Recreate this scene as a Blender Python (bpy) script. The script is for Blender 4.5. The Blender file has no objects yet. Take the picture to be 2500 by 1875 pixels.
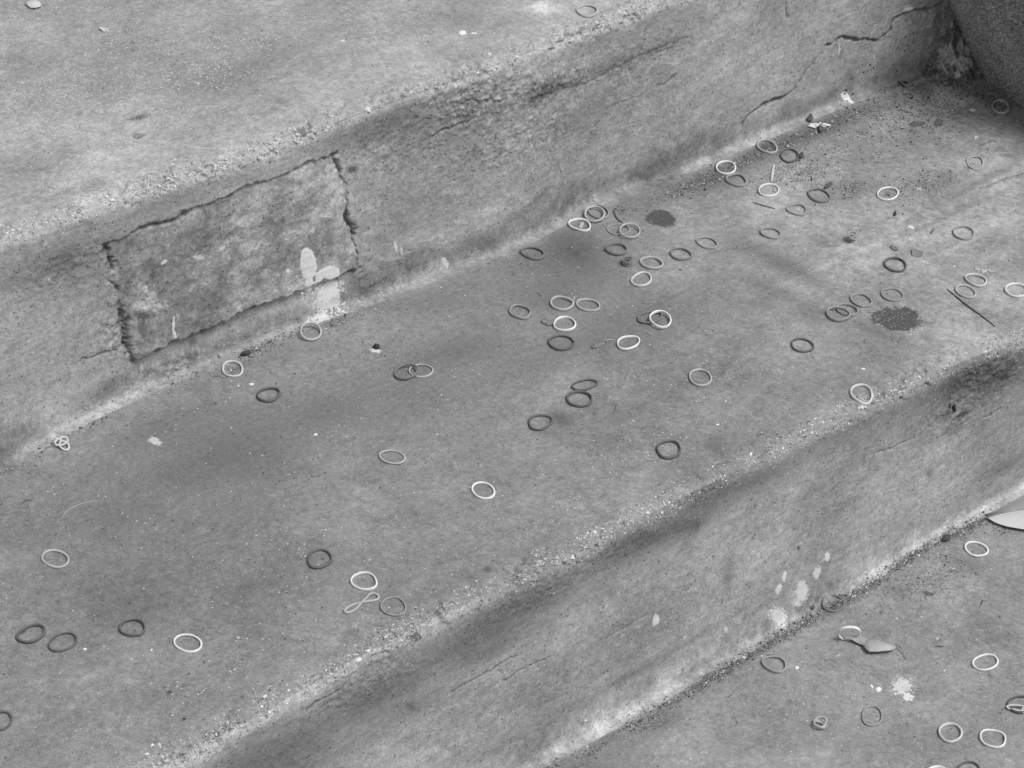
import bpy, math, random
import numpy as np
from mathutils import Matrix, Vector

# ------------------------------------------------------------------ camera, sky, sun, exposure
# focal length (px of a 2500 px wide picture), pitch, yaw, roll, camera position, riser height
CAM = [6507.39907, 0.63658, 0.67118, -0.01783, -0.97757, -1.05178, 1.162, 0.17752]
H = CAM[7]; D = 0.32                                   # riser height, tread depth (m)
scene = bpy.context.scene
col = scene.collection

def set_camera():
    f, pitch, yaw, roll, cx, cy, cz, _ = CAM
    fw = np.array([math.sin(yaw)*math.cos(pitch), math.cos(yaw)*math.cos(pitch), -math.sin(pitch)])
    r = np.array([math.cos(yaw), -math.sin(yaw), 0.0]); d = np.cross(fw, r)
    c, s = math.cos(roll), math.sin(roll)
    rr = c*r + s*d; dd = -s*r + c*d
    m = Matrix(((rr[0], -dd[0], -fw[0], cx), (rr[1], -dd[1], -fw[1], cy), (rr[2], -dd[2], -fw[2], cz), (0, 0, 0, 1)))
    cam = bpy.data.cameras.new('camera'); o = bpy.data.objects.new('camera', cam); col.objects.link(o)
    o.matrix_world = m
    cam.sensor_width = 36.0; cam.lens = 36.0*f/2500.0; cam.clip_start = 0.05; cam.clip_end = 200.0
    scene.camera = o
set_camera()

SUN_DIR = Vector((0.20, -0.62, 1.1)).normalized()      # towards the veiled sun
world = bpy.data.worlds.new('World'); scene.world = world; world.use_nodes = True
wn = world.node_tree.nodes; wl = world.node_tree.links
for n in list(wn): wn.remove(n)
sky = wn.new('ShaderNodeTexSky'); sky.sky_type = 'NISHITA'; sky.sun_disc = False
sky.sun_elevation = math.asin(SUN_DIR.z); sky.sun_rotation = math.atan2(SUN_DIR.x, SUN_DIR.y)
sky.dust_density = 4.0; sky.air_density = 1.5
bw = wn.new('ShaderNodeRGBToBW'); bg = wn.new('ShaderNodeBackground'); wo = wn.new('ShaderNodeOutputWorld')
bg.inputs['Strength'].default_value = 0.105
wl.new(sky.outputs[0], bw.inputs[0]); wl.new(bw.outputs[0], bg.inputs['Color']); wl.new(bg.outputs[0], wo.inputs[0])
sun = bpy.data.lights.new('sun', 'SUN'); sun.energy = 2.2; sun.angle = math.radians(24); sun.color = (1, 1, 1)
so = bpy.data.objects.new('sun', sun); col.objects.link(so)
so.rotation_euler = SUN_DIR.to_track_quat('Z', 'Y').to_euler()
scene.view_settings.view_transform = 'Standard'; scene.view_settings.look = 'None'
scene.view_settings.exposure = 0.10; scene.view_settings.gamma = 1.0; scene.view_settings.use_curve_mapping = False

# ------------------------------------------------------------------ measured data
# blobs: zone, centre (u, w), 2x2 matrix to the unit circle, values;  u = along the steps,
# w = depth y on the treads U/M/L and height z on the risers R1/R2
TONE = [['U', -0.2561, 0.3592, 10.0, -3.8, -1.9, -33.4, 0.147], ['U', 0.0368, 0.3545, 14.1, -6.5, 1.3, -26.0, 0.168], ['U', -0.0439, 0.3655, 24.4, -12.3, -4.2, -30.1, 0.084],
 ['U', -0.0511, 0.4193, 13.9, -5.4, 7.8, -64.9, -0.24], ['U', -0.1243, 0.4961, 9.9, -4.4, -1.6, -14.2, -0.048],
 ['U', -0.1676, 0.4049, 128.6, -60.8, -58.6, -250.3, -0.48], ['U', -0.18, 0.3839, 246.9, -150.8, -213.0, -287.9, -0.24],
 ['U', -0.2416, 0.3452, 92.4, -43.8, -48.2, -151.6, -0.336], ['U', -0.2567, 0.3498, 221.9, -129.3, -142.1, -191.7, -0.3],
 ['U', -0.2342, 0.3495, 153.5, -91.1, -160.4, -216.5, -0.24], ['U', -0.2656, 0.3318, 313.3, -182.7, -192.8, -260.0, -0.24],
 ['U', -0.1126, 0.3529, 205.3, -134.3, -175.0, -236.7, -0.24], ['U', -0.0906, 0.3544, 236.7, -157.4, -172.8, -233.8, -0.24],
 ['U', -0.139, 0.371, 145.3, -92.3, -175.2, -237.0, 0.158], ['U', -0.2174, 0.3806, 86.4, -51.3, -68.0, -91.9, 0.189],
 ['U', 0.1683, 0.3614, 54.6, -44.8, -66.1, -77.4, 0.525], ['U', 0.1083, 0.3837, 42.6, -32.1, -36.8, -50.0, -0.24],
 ['U', 0.0625, 0.3585, 52.5, -38.9, -31.9, -43.2, -0.12], ['U', 0.0712, 0.423, 47.9, -41.1, -67.4, -44.9, -0.12], ['U', 0.1275, 0.3576, 45.1, -23.6, -0.0, -74.2, -0.144],
 ['U', 0.1828, 0.3169, 44.0, -21.8, 7.1, -66.6, -0.18], ['R1', -0.2855, 0.143, 15.2, 3.5, -1.4, -62.8, -0.416], ['R1', -0.3104, 0.1195, 30.2, 6.4, -2.7, -47.6, -0.104],
 ['R1', -0.1907, 0.1595, 13.5, 3.8, 1.1, -121.7, -0.234], ['R1', -0.2671, 0.1284, 36.5, 8.8, -1.2, -39.3, -0.234], ['R1', -0.1712, 0.125, 26.4, 7.7, -0.2, -43.1, -0.13],
 ['R1', -0.2125, 0.0834, 59.8, -12.3, -30.3, -48.2, 0.273], ['R1', -0.2195, 0.0754, 146.4, -4.8, -47.7, -107.9, 0.126],
 ['R1', -0.1338, 0.1176, 91.3, 1.1, -35.4, -90.3, 0.367], ['R1', -0.1095, 0.1081, 72.3, 1.7, -29.7, -76.5, 0.126], ['R1', -0.116, 0.0881, 25.5, 8.0, -0.3, -54.8, 0.063],
 ['R1', -0.1437, 0.0691, 20.5, 6.1, -1.2, -54.6, -0.065], ['R1', -0.218, 0.0691, 112.2, -3.5, -119.5, -268.3, -0.65],
 ['R1', -0.1291, 0.0281, 15.1, 4.5, -5.4, -169.9, -0.156], ['R1', -0.0591, 0.0713, 126.4, 4.8, -57.2, -144.6, -0.325],
 ['R1', 0.0141, 0.15, 22.4, 8.2, 0.3, -46.1, -0.286], ['R1', -0.0375, 0.1582, 24.7, 8.9, -0.5, -84.9, -0.234], ['R1', 0.0597, 0.1193, 23.5, 8.9, 0.0, -35.4, -0.182],
 ['R1', 0.0425, 0.162, 48.3, 18.2, 1.8, -84.9, 0.063], ['R1', 0.1377, 0.1331, 37.6, 16.0, -5.3, -111.4, -0.494], ['R1', 0.1999, 0.1327, 17.3, 8.7, 1.6, -142.5, -0.312],
 ['R1', 0.2456, 0.1319, 28.6, 14.7, 4.8, -141.5, -0.208], ['R1', 0.2047, 0.1557, 21.8, 11.1, 1.4, -57.7, -0.13], ['R1', 0.2677, 0.1494, 21.2, 11.1, 1.4, -46.0, -0.104],
 ['R1', 0.4209, 0.0607, 10.1, 5.4, -0.8, -23.8, 0.105], ['R1', 0.3008, 0.0718, 12.4, 6.3, 0.8, -43.7, 0.084], ['R1', 0.1334, 0.0372, 8.7, 3.9, -1.0, -55.5, 0.021],
 ['R1', 0.0534, 0.0375, 10.6, 4.1, 0.9, -93.5, 0.105], ['R1', 0.3678, 0.0735, 19.7, 10.3, -7.2, -182.8, 0.0], ['R1', 0.4716, 0.0218, 20.7, 11.1, -1.0, -34.9, -0.065],
 ['R1', 0.4454, 0.0102, 37.8, 20.4, -6.3, -129.5, -0.234], ['R1', 0.5539, 0.053, 41.9, 9.1, -13.0, -40.4, 0.105], ['R1', 0.578, 0.0534, 98.1, 12.4, -16.1, -40.9, -0.39],
 ['R1', 0.5712, 0.0182, 51.0, 10.6, -13.3, -39.8, -0.13], ['R1', -0.0398, 0.1279, 197.3, 8.5, -103.6, -270.4, -0.455],
 ['R1', 0.2324, 0.0574, 200.3, 30.5, -75.3, -205.5, -0.195], ['R1', 0.167, 0.0932, 42.3, 19.0, -6.1, -77.8, -0.104], ['R1', 0.2472, 0.013, 43.1, 19.1, 1.6, -107.6, 0.0],
 ['R1', -0.3302, 0.0082, 22.9, 6.4, -4.9, -119.3, 0.063], ['R1', -0.2365, -0.0019, 25.6, 8.2, 1.6, -112.2, 0.063],
 ['R1', -0.1648, 0.0047, 21.6, 7.2, 3.4, -117.8, -0.156], ['R1', -0.2534, 0.0143, 77.7, 25.3, 1.3, -121.2, -0.455], ['R1', 0.16, -0.007, 11.0, 4.7, -5.9, -124.9, 0.147],
 ['R1', 0.0173, 0.0078, 25.8, 9.6, 5.0, -126.5, 0.126], ['R1', 0.3351, -0.0024, 14.1, 7.1, 1.5, -119.1, 0.21], ['R1', -0.0277, 0.0177, 112.9, 4.8, -42.3, -104.8, -0.52],
 ['R1', -0.2586, 0.0488, 51.4, 6.6, -68.1, -266.9, -0.156], ['R1', -0.3161, 0.0667, 27.0, 5.6, -5.1, -46.1, -0.13],
 ['M', -0.2203, 0.2506, 13.9, -5.1, -1.9, -21.8, -0.24], ['M', -0.2492, 0.2372, 29.7, -12.5, -13.4, -59.9, -0.24], ['M', -0.0489, 0.2395, 9.3, -3.9, -1.1, -30.3, -0.18],
 ['M', -0.3339, 0.2721, 14.0, -4.4, -1.7, -21.0, -0.03], ['M', -0.0932, 0.2037, 12.4, -6.2, -4.9, -21.8, -0.105],
 ['M', -0.1732, 0.2696, 25.8, -16.9, -24.4, -32.6, 0.053], ['M', 0.1501, 0.2924, 30.2, -28.5, -29.6, -23.9, -0.72],
 ['M', 0.1317, 0.2808, 22.5, -18.1, -28.9, -38.8, -0.18], ['M', 0.0302, 0.1933, 14.7, -7.2, -2.8, -29.9, -0.09], ['M', 0.3599, 0.1402, 7.0, -5.1, -2.0, -9.4, 0.462],  # wide positive M blobs: worn, cleaner concrete plus brighter light painted in
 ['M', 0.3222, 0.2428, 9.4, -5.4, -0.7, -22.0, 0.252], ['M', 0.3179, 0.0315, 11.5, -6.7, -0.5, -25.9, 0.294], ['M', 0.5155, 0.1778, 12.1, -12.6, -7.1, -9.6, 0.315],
 ['M', 0.1998, 0.0863, 13.3, -6.8, -0.2, -33.2, 0.084], ['M', 0.2658, 0.1812, 10.8, -16.0, -71.4, -15.8, -0.51], ['M', 0.2351, 0.1616, 21.9, -29.6, -93.9, -32.2, -0.33],
 ['M', 0.2428, 0.1144, 29.4, -33.5, -51.5, -37.0, -0.3], ['M', 0.1549, 0.1799, 18.5, -10.1, -2.7, -29.1, -0.15], ['M', 0.2604, 0.0743, 25.1, -36.4, -95.9, -33.0, -0.33],
 ['M', 0.2666, 0.0498, 25.0, -37.0, -96.6, -33.3, -0.21], ['M', 0.248, 0.0439, 35.3, -42.0, -70.9, -51.4, -0.15], ['M', 0.0999, 0.0656, 14.0, -6.7, -0.5, -40.2, 0.084],
 ['M', -0.0054, 0.0548, 9.9, -4.1, 0.2, -36.0, 0.063], ['M', 0.1011, 0.0896, 17.4, -7.9, 6.5, -479.7, 0.126], ['M', 0.0483, 0.0919, 40.9, -17.7, 8.7, -606.7, 0.105],
 ['M', 0.071, 0.0328, 44.1, -106.9, -136.5, 8.8, -0.45], ['M', 0.0476, 0.0503, 65.1, -55.9, -63.0, -84.2, 0.105],
 ['M', 0.0016, 0.1244, 66.2, -81.8, -114.3, -45.5, -0.75], ['M', -0.0144, 0.1176, 74.1, -58.9, -129.5, -173.3, -0.225],
 ['M', -0.4003, 0.0643, 14.3, -6.5, -10.0, -24.5, 0.053], ['M', -0.2528, 0.0508, 17.0, -6.6, -3.5, -25.8, 0.063],
 ['M', -0.2905, 0.1306, 12.9, -8.3, -11.9, -15.9, -0.045], ['M', -0.2354, 0.2269, 59.1, -37.7, -64.8, -86.6, 0.084],
 ['M', -0.2503, 0.0264, 183.1, -128.7, -157.3, -209.3, -0.3], ['M', -0.1414, 0.024, 241.1, -184.5, -169.3, -225.6, -0.525],
 ['M', -0.2436, 0.1124, 314.9, -212.1, -147.1, -196.1, -0.375], ['M', -0.3047, 0.2278, 8.8, -4.7, -17.9, -32.5, -0.075],
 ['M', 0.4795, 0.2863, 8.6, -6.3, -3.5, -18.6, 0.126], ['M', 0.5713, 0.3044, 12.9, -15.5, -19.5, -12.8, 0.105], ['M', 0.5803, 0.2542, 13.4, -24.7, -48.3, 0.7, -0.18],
 ['M', 0.598, 0.3157, 36.4, -37.0, -17.2, -23.3, -0.375], ['M', 0.5448, 0.2634, 9.2, -11.1, -15.1, -10.0, 0.525], ['M', 0.4589, 0.3099, 20.9, -13.5, -3.7, -59.9, -0.33],  # pale crust by the planter, lightened further to offset the planter's shade
 ['M', 0.4254, 0.3096, 23.9, -13.4, 3.7, -80.4, -0.3], ['M', 0.3042, 0.3026, 33.7, -17.3, 3.4, -75.3, -0.48], ['M', 0.3719, 0.3123, 28.0, -15.1, 3.8, -81.2, -0.45],
 ['M', 0.2623, 0.3103, 34.4, -17.0, 5.6, -118.9, -0.225], ['M', 0.4515, 0.1856, 31.7, -24.0, -15.4, -74.4, -0.18], ['M', 0.4832, 0.17, 21.1, -12.1, 15.1, -222.3, -0.33],
 ['M', 0.3854, 0.2229, 21.7, -15.5, -15.0, -74.3, -0.18], ['M', 0.4932, 0.2512, 28.7, -28.6, -37.3, -50.4, -0.12],
 ['M', 0.4141, 0.0853, 36.0, -37.6, -51.3, -69.0, 0.126], ['M', 0.3466, 0.0509, 60.1, -92.1, -106.1, -34.6, -0.3],
 ['M', 0.2883, 0.0368, 74.2, -111.8, -153.7, -52.3, -0.225], ['M', 0.3564, 0.1138, 9.4, -5.6, -11.0, -542.8, 0.147],
 ['M', 0.2812, 0.1554, 12.6, -6.9, -5.8, -539.1, 0.126], ['M', 0.3635, 0.167, 12.1, -7.0, -3.3, -419.9, 0.105], ['M', 0.4284, 0.1489, 14.0, -8.6, -5.2, -435.4, -0.225],
 ['M', 0.1955, 0.198, 13.0, -6.6, -0.4, -536.4, 0.084], ['M', 0.2661, 0.2394, 14.7, -7.7, 4.7, -514.6, 0.105], ['M', 0.3585, 0.2236, 91.6, -86.3, -80.6, -108.7, -0.225],
 ['M', 0.3143, 0.1814, 117.3, -110.2, -93.8, -126.3, -0.3], ['M', 0.0562, 0.1293, 42.8, -35.4, -39.6, -53.1, 0.042],
 ['M', 0.0766, 0.2725, 20.6, -10.1, -4.2, -56.1, -0.075], ['M', 0.0521, 0.2977, 15.2, -6.9, -1.2, -56.9, -0.15], ['M', -0.1381, 0.2373, 21.0, -9.9, -9.5, -43.3, -0.18],
 ['M', -0.2166, 0.2244, 18.5, -9.3, -12.6, -33.7, -0.21], ['M', -0.2476, 0.2889, 26.6, -9.4, -4.7, -60.8, -0.15], ['M', 0.1155, 0.2505, 17.2, -8.8, -3.4, -42.2, -0.24],
 ['M', 0.1044, 0.1972, 18.9, -9.8, -4.0, -43.8, -0.18], ['M', -0.0074, 0.2343, 19.8, -9.2, -4.3, -50.4, -0.15], ['M', 0.0117, 0.1942, 26.4, -12.7, -5.6, -60.0, -0.12],
 ['M', -0.3162, 0.2034, 18.4, -11.2, -19.1, -25.5, -0.09], ['M', -0.0876, 0.099, 25.5, -11.6, -5.6, -47.4, 0.074],
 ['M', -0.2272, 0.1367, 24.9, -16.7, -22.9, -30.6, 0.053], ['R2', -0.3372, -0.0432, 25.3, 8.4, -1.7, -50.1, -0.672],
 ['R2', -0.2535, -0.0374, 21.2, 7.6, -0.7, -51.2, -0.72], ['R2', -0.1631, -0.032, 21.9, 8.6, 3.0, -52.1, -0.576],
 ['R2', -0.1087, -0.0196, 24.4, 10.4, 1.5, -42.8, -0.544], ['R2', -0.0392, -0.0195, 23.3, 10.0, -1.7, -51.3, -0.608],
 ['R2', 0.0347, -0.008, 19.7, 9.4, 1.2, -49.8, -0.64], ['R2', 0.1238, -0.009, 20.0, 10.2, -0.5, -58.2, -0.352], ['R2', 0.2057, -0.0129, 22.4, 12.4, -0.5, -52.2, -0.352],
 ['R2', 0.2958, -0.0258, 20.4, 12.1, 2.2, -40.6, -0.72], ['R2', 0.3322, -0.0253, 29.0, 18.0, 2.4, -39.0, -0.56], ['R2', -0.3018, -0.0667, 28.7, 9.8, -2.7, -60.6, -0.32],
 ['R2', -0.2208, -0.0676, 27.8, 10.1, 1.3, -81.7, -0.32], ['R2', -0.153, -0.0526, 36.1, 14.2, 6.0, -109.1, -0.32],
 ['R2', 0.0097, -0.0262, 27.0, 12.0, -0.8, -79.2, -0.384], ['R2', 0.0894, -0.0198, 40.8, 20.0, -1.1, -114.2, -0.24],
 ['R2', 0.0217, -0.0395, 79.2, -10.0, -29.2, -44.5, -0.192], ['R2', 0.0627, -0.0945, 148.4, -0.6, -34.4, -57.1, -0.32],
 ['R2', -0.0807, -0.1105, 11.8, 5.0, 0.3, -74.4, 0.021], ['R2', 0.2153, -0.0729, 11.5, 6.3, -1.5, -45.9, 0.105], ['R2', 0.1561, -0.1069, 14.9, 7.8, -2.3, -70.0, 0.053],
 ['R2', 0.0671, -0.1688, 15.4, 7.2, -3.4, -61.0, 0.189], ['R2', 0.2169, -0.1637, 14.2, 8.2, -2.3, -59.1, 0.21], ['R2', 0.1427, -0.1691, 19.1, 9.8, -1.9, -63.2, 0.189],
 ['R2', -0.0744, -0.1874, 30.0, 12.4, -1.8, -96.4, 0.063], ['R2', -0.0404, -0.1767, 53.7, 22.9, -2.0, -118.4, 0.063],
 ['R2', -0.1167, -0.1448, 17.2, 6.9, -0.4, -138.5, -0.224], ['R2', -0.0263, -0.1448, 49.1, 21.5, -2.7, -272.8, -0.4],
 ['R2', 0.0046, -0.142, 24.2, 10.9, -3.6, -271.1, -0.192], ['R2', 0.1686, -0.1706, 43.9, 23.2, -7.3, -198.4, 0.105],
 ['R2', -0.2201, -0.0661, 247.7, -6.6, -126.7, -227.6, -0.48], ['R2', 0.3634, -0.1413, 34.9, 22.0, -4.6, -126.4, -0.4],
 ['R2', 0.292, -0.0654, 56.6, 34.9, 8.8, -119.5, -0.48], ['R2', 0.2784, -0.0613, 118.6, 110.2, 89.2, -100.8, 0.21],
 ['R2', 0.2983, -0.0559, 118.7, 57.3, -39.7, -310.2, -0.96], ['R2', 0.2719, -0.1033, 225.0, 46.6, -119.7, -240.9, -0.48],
 ['R2', 0.0288, -0.0318, 264.2, 17.7, -81.5, -168.1, -0.32], ['L', 0.2776, -0.0363, 16.7, -10.5, -6.6, -38.7, 0.168],
 ['L', 0.2373, -0.054, 20.5, -16.3, -21.5, -51.6, 0.063], ['L', 0.0643, -0.1021, 9.0, -6.5, -16.3, -38.0, -0.081],
 ['L', -0.0613, -0.0231, 25.0, -9.7, -6.7, -88.9, -0.162], ['L', -0.0142, -0.0218, 48.8, -19.9, -7.8, -105.2, -0.405],
 ['L', -0.0581, -0.0099, 74.7, -28.9, -12.0, -165.1, -0.338], ['L', -0.0483, -0.0484, 37.5, -14.9, -11.0, -135.1, 0.021],
 ['L', 0.2898, -0.0332, 33.2, -53.8, -105.9, -42.1, -0.243], ['L', 0.2232, -0.0196, 50.7, -62.4, -135.9, -104.6, -0.27],
 ['L', 0.2403, -0.1028, 103.3, -107.3, -131.1, -174.4, -0.405], ['L', 0.2518, -0.1086, 113.0, -118.6, -130.8, -174.0, -0.27],
 ['L', 0.2429, -0.115, 162.3, -170.0, -146.6, -195.0, -0.297], ['L', 0.2073, -0.0665, 192.1, -192.0, -186.0, -247.4, -0.297],
 ['L', 0.2219, -0.078, 286.3, -290.3, -217.0, -288.7, -0.27], ['L', 0.3083, 0.0027, 35.5, -19.2, -6.9, -107.9, -0.338],
 ['L', 0.2447, 0.0068, 23.3, -10.0, 4.4, -157.0, -0.405], ['L', 0.1394, -0.0039, 18.0, -7.0, 4.8, -185.2, -0.432],
 ['L', 0.0561, -0.0094, 21.7, -8.0, 1.4, -219.7, -0.405], ['L', 0.1072, 0.0437, 40.0, -35.5, -63.7, -84.8, 0.0], ['L', 0.1435, -0.1879, 40.0, -41.4, -48.6, -64.4, 0.063],
 ['L', 0.1544, -0.111, 51.6, -40.2, -47.2, -110.5, -0.135]]
WSPECKS = [['R1', -0.0884, 0.0392, 4.0], ['R1', -0.0929, 0.0473, 2.8], ['R1', -0.0886, 0.0342, 3.0], ['R1', -0.0975, 0.0484, 2.5], ['R1', -0.104, 0.051, 2.0],
 ['R1', 0.4096, 0.0355, 2.8], ['R2', -0.0696, -0.162, 4.0], ['L', 0.208, -0.0779, 4.0], ['L', 0.0893, -0.0131, 3.0], ['L', 0.1998, -0.0434, 3.0],
 ['L', 0.2159, -0.0531, 2.5], ['L', 0.1868, -0.1066, 3.0], ['M', -0.1614, 0.2974, 3.5], ['M', 0.5443, 0.2654, 3.5], ['M', 0.0425, 0.0914, 3.5],
 ['M', 0.0592, 0.1448, 2.5], ['M', -0.0496, 0.199, 2.5], ['M', 0.1115, 0.0756, 2.5], ['M', 0.1121, 0.0695, 3.5], ['M', -0.3631, 0.0904, 3.5], ['M', -0.0242, 0.3173, 3.0],
 ['M', 0.5414, 0.2073, 2.8], ['M', 0.2845, 0.2861, 2.8], ['M', 0.2558, 0.2001, 2.8], ['M', 0.1931, 0.1809, 2.8], ['M', 0.373, 0.0943, 3.0], ['U', -0.1309, 0.4319, 3.0],
 ['U', -0.1059, 0.4208, 3.0]]
PAINT = [['R1', -0.0768, 0.056, 136.6, 13.0, -19.9, -61.0, 1, 0.05], ['R1', -0.0758, 0.0372, 261.9, -26.1, -64.2, -115.1, 1, 0.1],
 ['R1', -0.0738, 0.0309, 309.1, 10.5, -114.9, -281.5, 1, 0.1], ['R1', -0.0597, 0.0393, 86.7, 30.9, 4.1, -116.2, 1, 0.06],
 ['R1', -0.0685, 0.0343, 185.1, 60.1, -2.0, -235.3, 1, 0.15], ['R1', -0.0561, 0.0205, 85.9, 22.1, -11.7, -100.1, 0.92, 0.6],
 ['R1', -0.0578, 0.0101, 90.1, 16.7, -26.8, -122.2, 0.88, 0.8], ['R1', -0.0655, 0.0012, 97.9, 30.1, -3.6, -295.9, 0.6, 0.9],
 ['R1', -0.0942, 0.0564, 564.5, 16.1, -174.2, -430.1, 1, 0], ['R1', -0.1926, 0.0465, 925.5, -77.2, -52.8, -100.4, 0.9, 0.3],
 ['R1', -0.1914, 0.0382, 1004.3, 135.4, -66.9, -257.3, 0.9, 0.3], ['R1', 0.0031, 0.0402, 701.8, 119.7, -35.7, -148.0, 0.8, 0.5],
 ['R1', 0.0091, 0.0328, 932.2, 159.7, -67.2, -278.2, 0.7, 0.6], ['R1', 0.0498, 0.0072, 394.8, 197.0, 37.3, -160.9, 0.7, 0.6],
 ['R1', -0.1984, 0.1068, 342.5, 168.8, 194.5, -568.8, 0.8, 0.3], ['R1', -0.1508, 0.0991, 250.7, 129.2, 193.2, -548.2, 0.7, 0.4],
 ['R1', -0.169, 0.0991, 219.6, 32.4, -73.0, -332.5, 0.6, 0.7], ['R1', -0.0617, 0.0941, 133.8, -8.5, -526.4, -1055.6, 0.6, 0.5],
 ['R1', 0.464, 0.057, 1036.5, 187.8, -54.4, -143.5, 0.75, 0.2], ['R1', 0.4452, 0.0697, 1049.0, 183.7, -154.8, -410.7, 0.7, 0.2],
 ['R1', 0.4812, 0.004, 169.5, -38.1, -167.1, -262.5, 1, 0.1], ['R1', 0.5379, 0.0725, 162.0, 91.0, 0.6, -305.8, 0.8, 0.4],
 ['R1', -0.2157, 0.0903, 246.2, -7.4, -73.1, -170.0, 0.3, 0.95], ['R1', -0.2076, 0.0757, 208.6, -5.3, -58.8, -134.3, 0.28, 0.95],
 ['R1', -0.2194, 0.079, 293.3, -9.5, -118.9, -270.3, 0.3, 0.95], ['R2', 0.1225, -0.1286, 336.7, -55.9, -131.7, -176.4, 0.9, 0.45],
 ['R2', 0.1178, -0.1386, 297.2, -35.9, -118.5, -164.4, 0.9, 0.45], ['R2', 0.1674, -0.1321, 370.0, 15.3, -134.4, -225.0, 0.9, 0.45],
 ['R2', 0.1587, -0.1443, 214.4, -38.5, -102.8, -135.4, 0.75, 0.5], ['R2', 0.1444, -0.1556, 131.9, -8.9, -59.9, -87.3, 0.8, 0.65],
 ['R2', 0.12, -0.1665, 118.9, 13.2, -69.2, -127.5, 0.85, 0.7], ['R2', 0.1415, -0.1664, 236.5, 28.0, -161.4, -302.1, 0.7, 0.7],
 ['R2', -0.0044, -0.1028, 290.6, -40.0, -120.2, -171.7, 0.75, 0.45], ['R2', -0.006, -0.1023, 452.8, -82.3, -117.7, -160.2, 0.7, 0.45],
 ['R2', 0.0913, -0.0905, 494.4, 49.8, -218.5, -425.1, 0.5, 0.5], ['R2', 0.0248, -0.136, 838.8, 53.7, -229.5, -420.7, 0.5, 0.45],
 ['R2', 0.0663, -0.1501, 404.1, 35.3, -196.1, -353.5, 0.5, 0.5], ['L', 0.1492, -0.0993, 78.0, -97.2, -83.9, -66.0, 0.62, 0.7],
 ['L', 0.1453, -0.1096, 67.1, -213.3, -259.2, 10.9, 0.8, 0.8], ['L', 0.1334, -0.0919, 342.5, -332.7, -229.0, -304.2, 1, 0.6],
 ['L', 0.1317, -0.0867, 907.6, -519.4, -93.5, -501.0, 1, 0.4], ['L', 0.1015, -0.0385, 485.3, -448.9, -337.1, -448.0, 0.9, 0.3],
 ['M', -0.2456, 0.2767, 133.5, -147.5, -298.2, -94.8, 0.55, 0.8], ['M', -0.1529, 0.293, 399.7, -263.1, -339.2, -454.4, 0.9, 0.4],
 ['M', -0.0559, 0.2724, 202.7, -178.6, -398.0, -295.5, 0.7, 0.8], ['M', -0.1498, 0.2146, 565.4, -388.1, -357.0, -477.5, 0.9, 0.1],
 ['M', 0.557, 0.2922, 62.6, -63.1, -47.2, -64.0, 0.6, 0.95], ['M', 0.5384, 0.3357, 143.8, -140.6, -76.0, -103.0, 0.8, 0.75],
 ['M', 0.5585, 0.2549, 250.6, -257.5, -216.9, -293.6, 0.9, 0.2], ['M', 0.5586, 0.2746, 66.2, -96.3, -149.1, -39.4, 0.5, 0.9],
 ['M', 0.567, 0.3252, 87.7, -73.2, -47.2, -145.3, 0.5, 0.9], ['M', 0.2207, 0.0384, 397.1, -382.2, -464.6, -622.8, 1, 0.3],
 ['M', 0.0884, 0.0516, 509.4, -449.1, -492.9, -659.5, 1, 0.4], ['M', -0.3965, 0.1171, 659.0, -388.5, -512.0, -680.9, 0.8, 0.5],
 ['M', -0.3115, 0.0674, 633.1, -413.2, -505.9, -672.9, 0.6, 0.7], ['M', 0.5279, 0.2214, 407.2, -419.2, -224.1, -303.0, 0.8, 0.5],
 ['M', 0.3862, 0.1553, 213.6, -311.0, -420.2, -130.2, 0.8, 0.6], ['M', 0.4321, 0.1922, 354.9, -353.3, -238.1, -321.3, 0.6, 0.8],
 ['U', 0.0952, 0.3664, 286.7, -216.0, -155.9, -211.8, 1, 0.3], ['U', 0.1015, 0.3609, 317.4, -249.5, -569.6, -668.0, 1, 0.2],
 ['U', -0.1201, 0.5296, 311.6, -186.1, -187.3, -254.4, 0.9, 0.2], ['U', 0.0154, 0.4103, 533.8, -372.8, -378.5, -513.8, 0.8, 0.4],
 ['U', 0.0919, 0.3284, 519.3, -398.0, -384.3, -521.4, 0.9, 0.3], ['U', -0.0263, 0.3176, 208.7, -266.1, -252.4, -24.9, 0.7, 0.6],
 ['U', 0.0942, 0.3046, 347.2, -180.9, -2.6, -193.3, 0.5, 0.6]]
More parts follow.
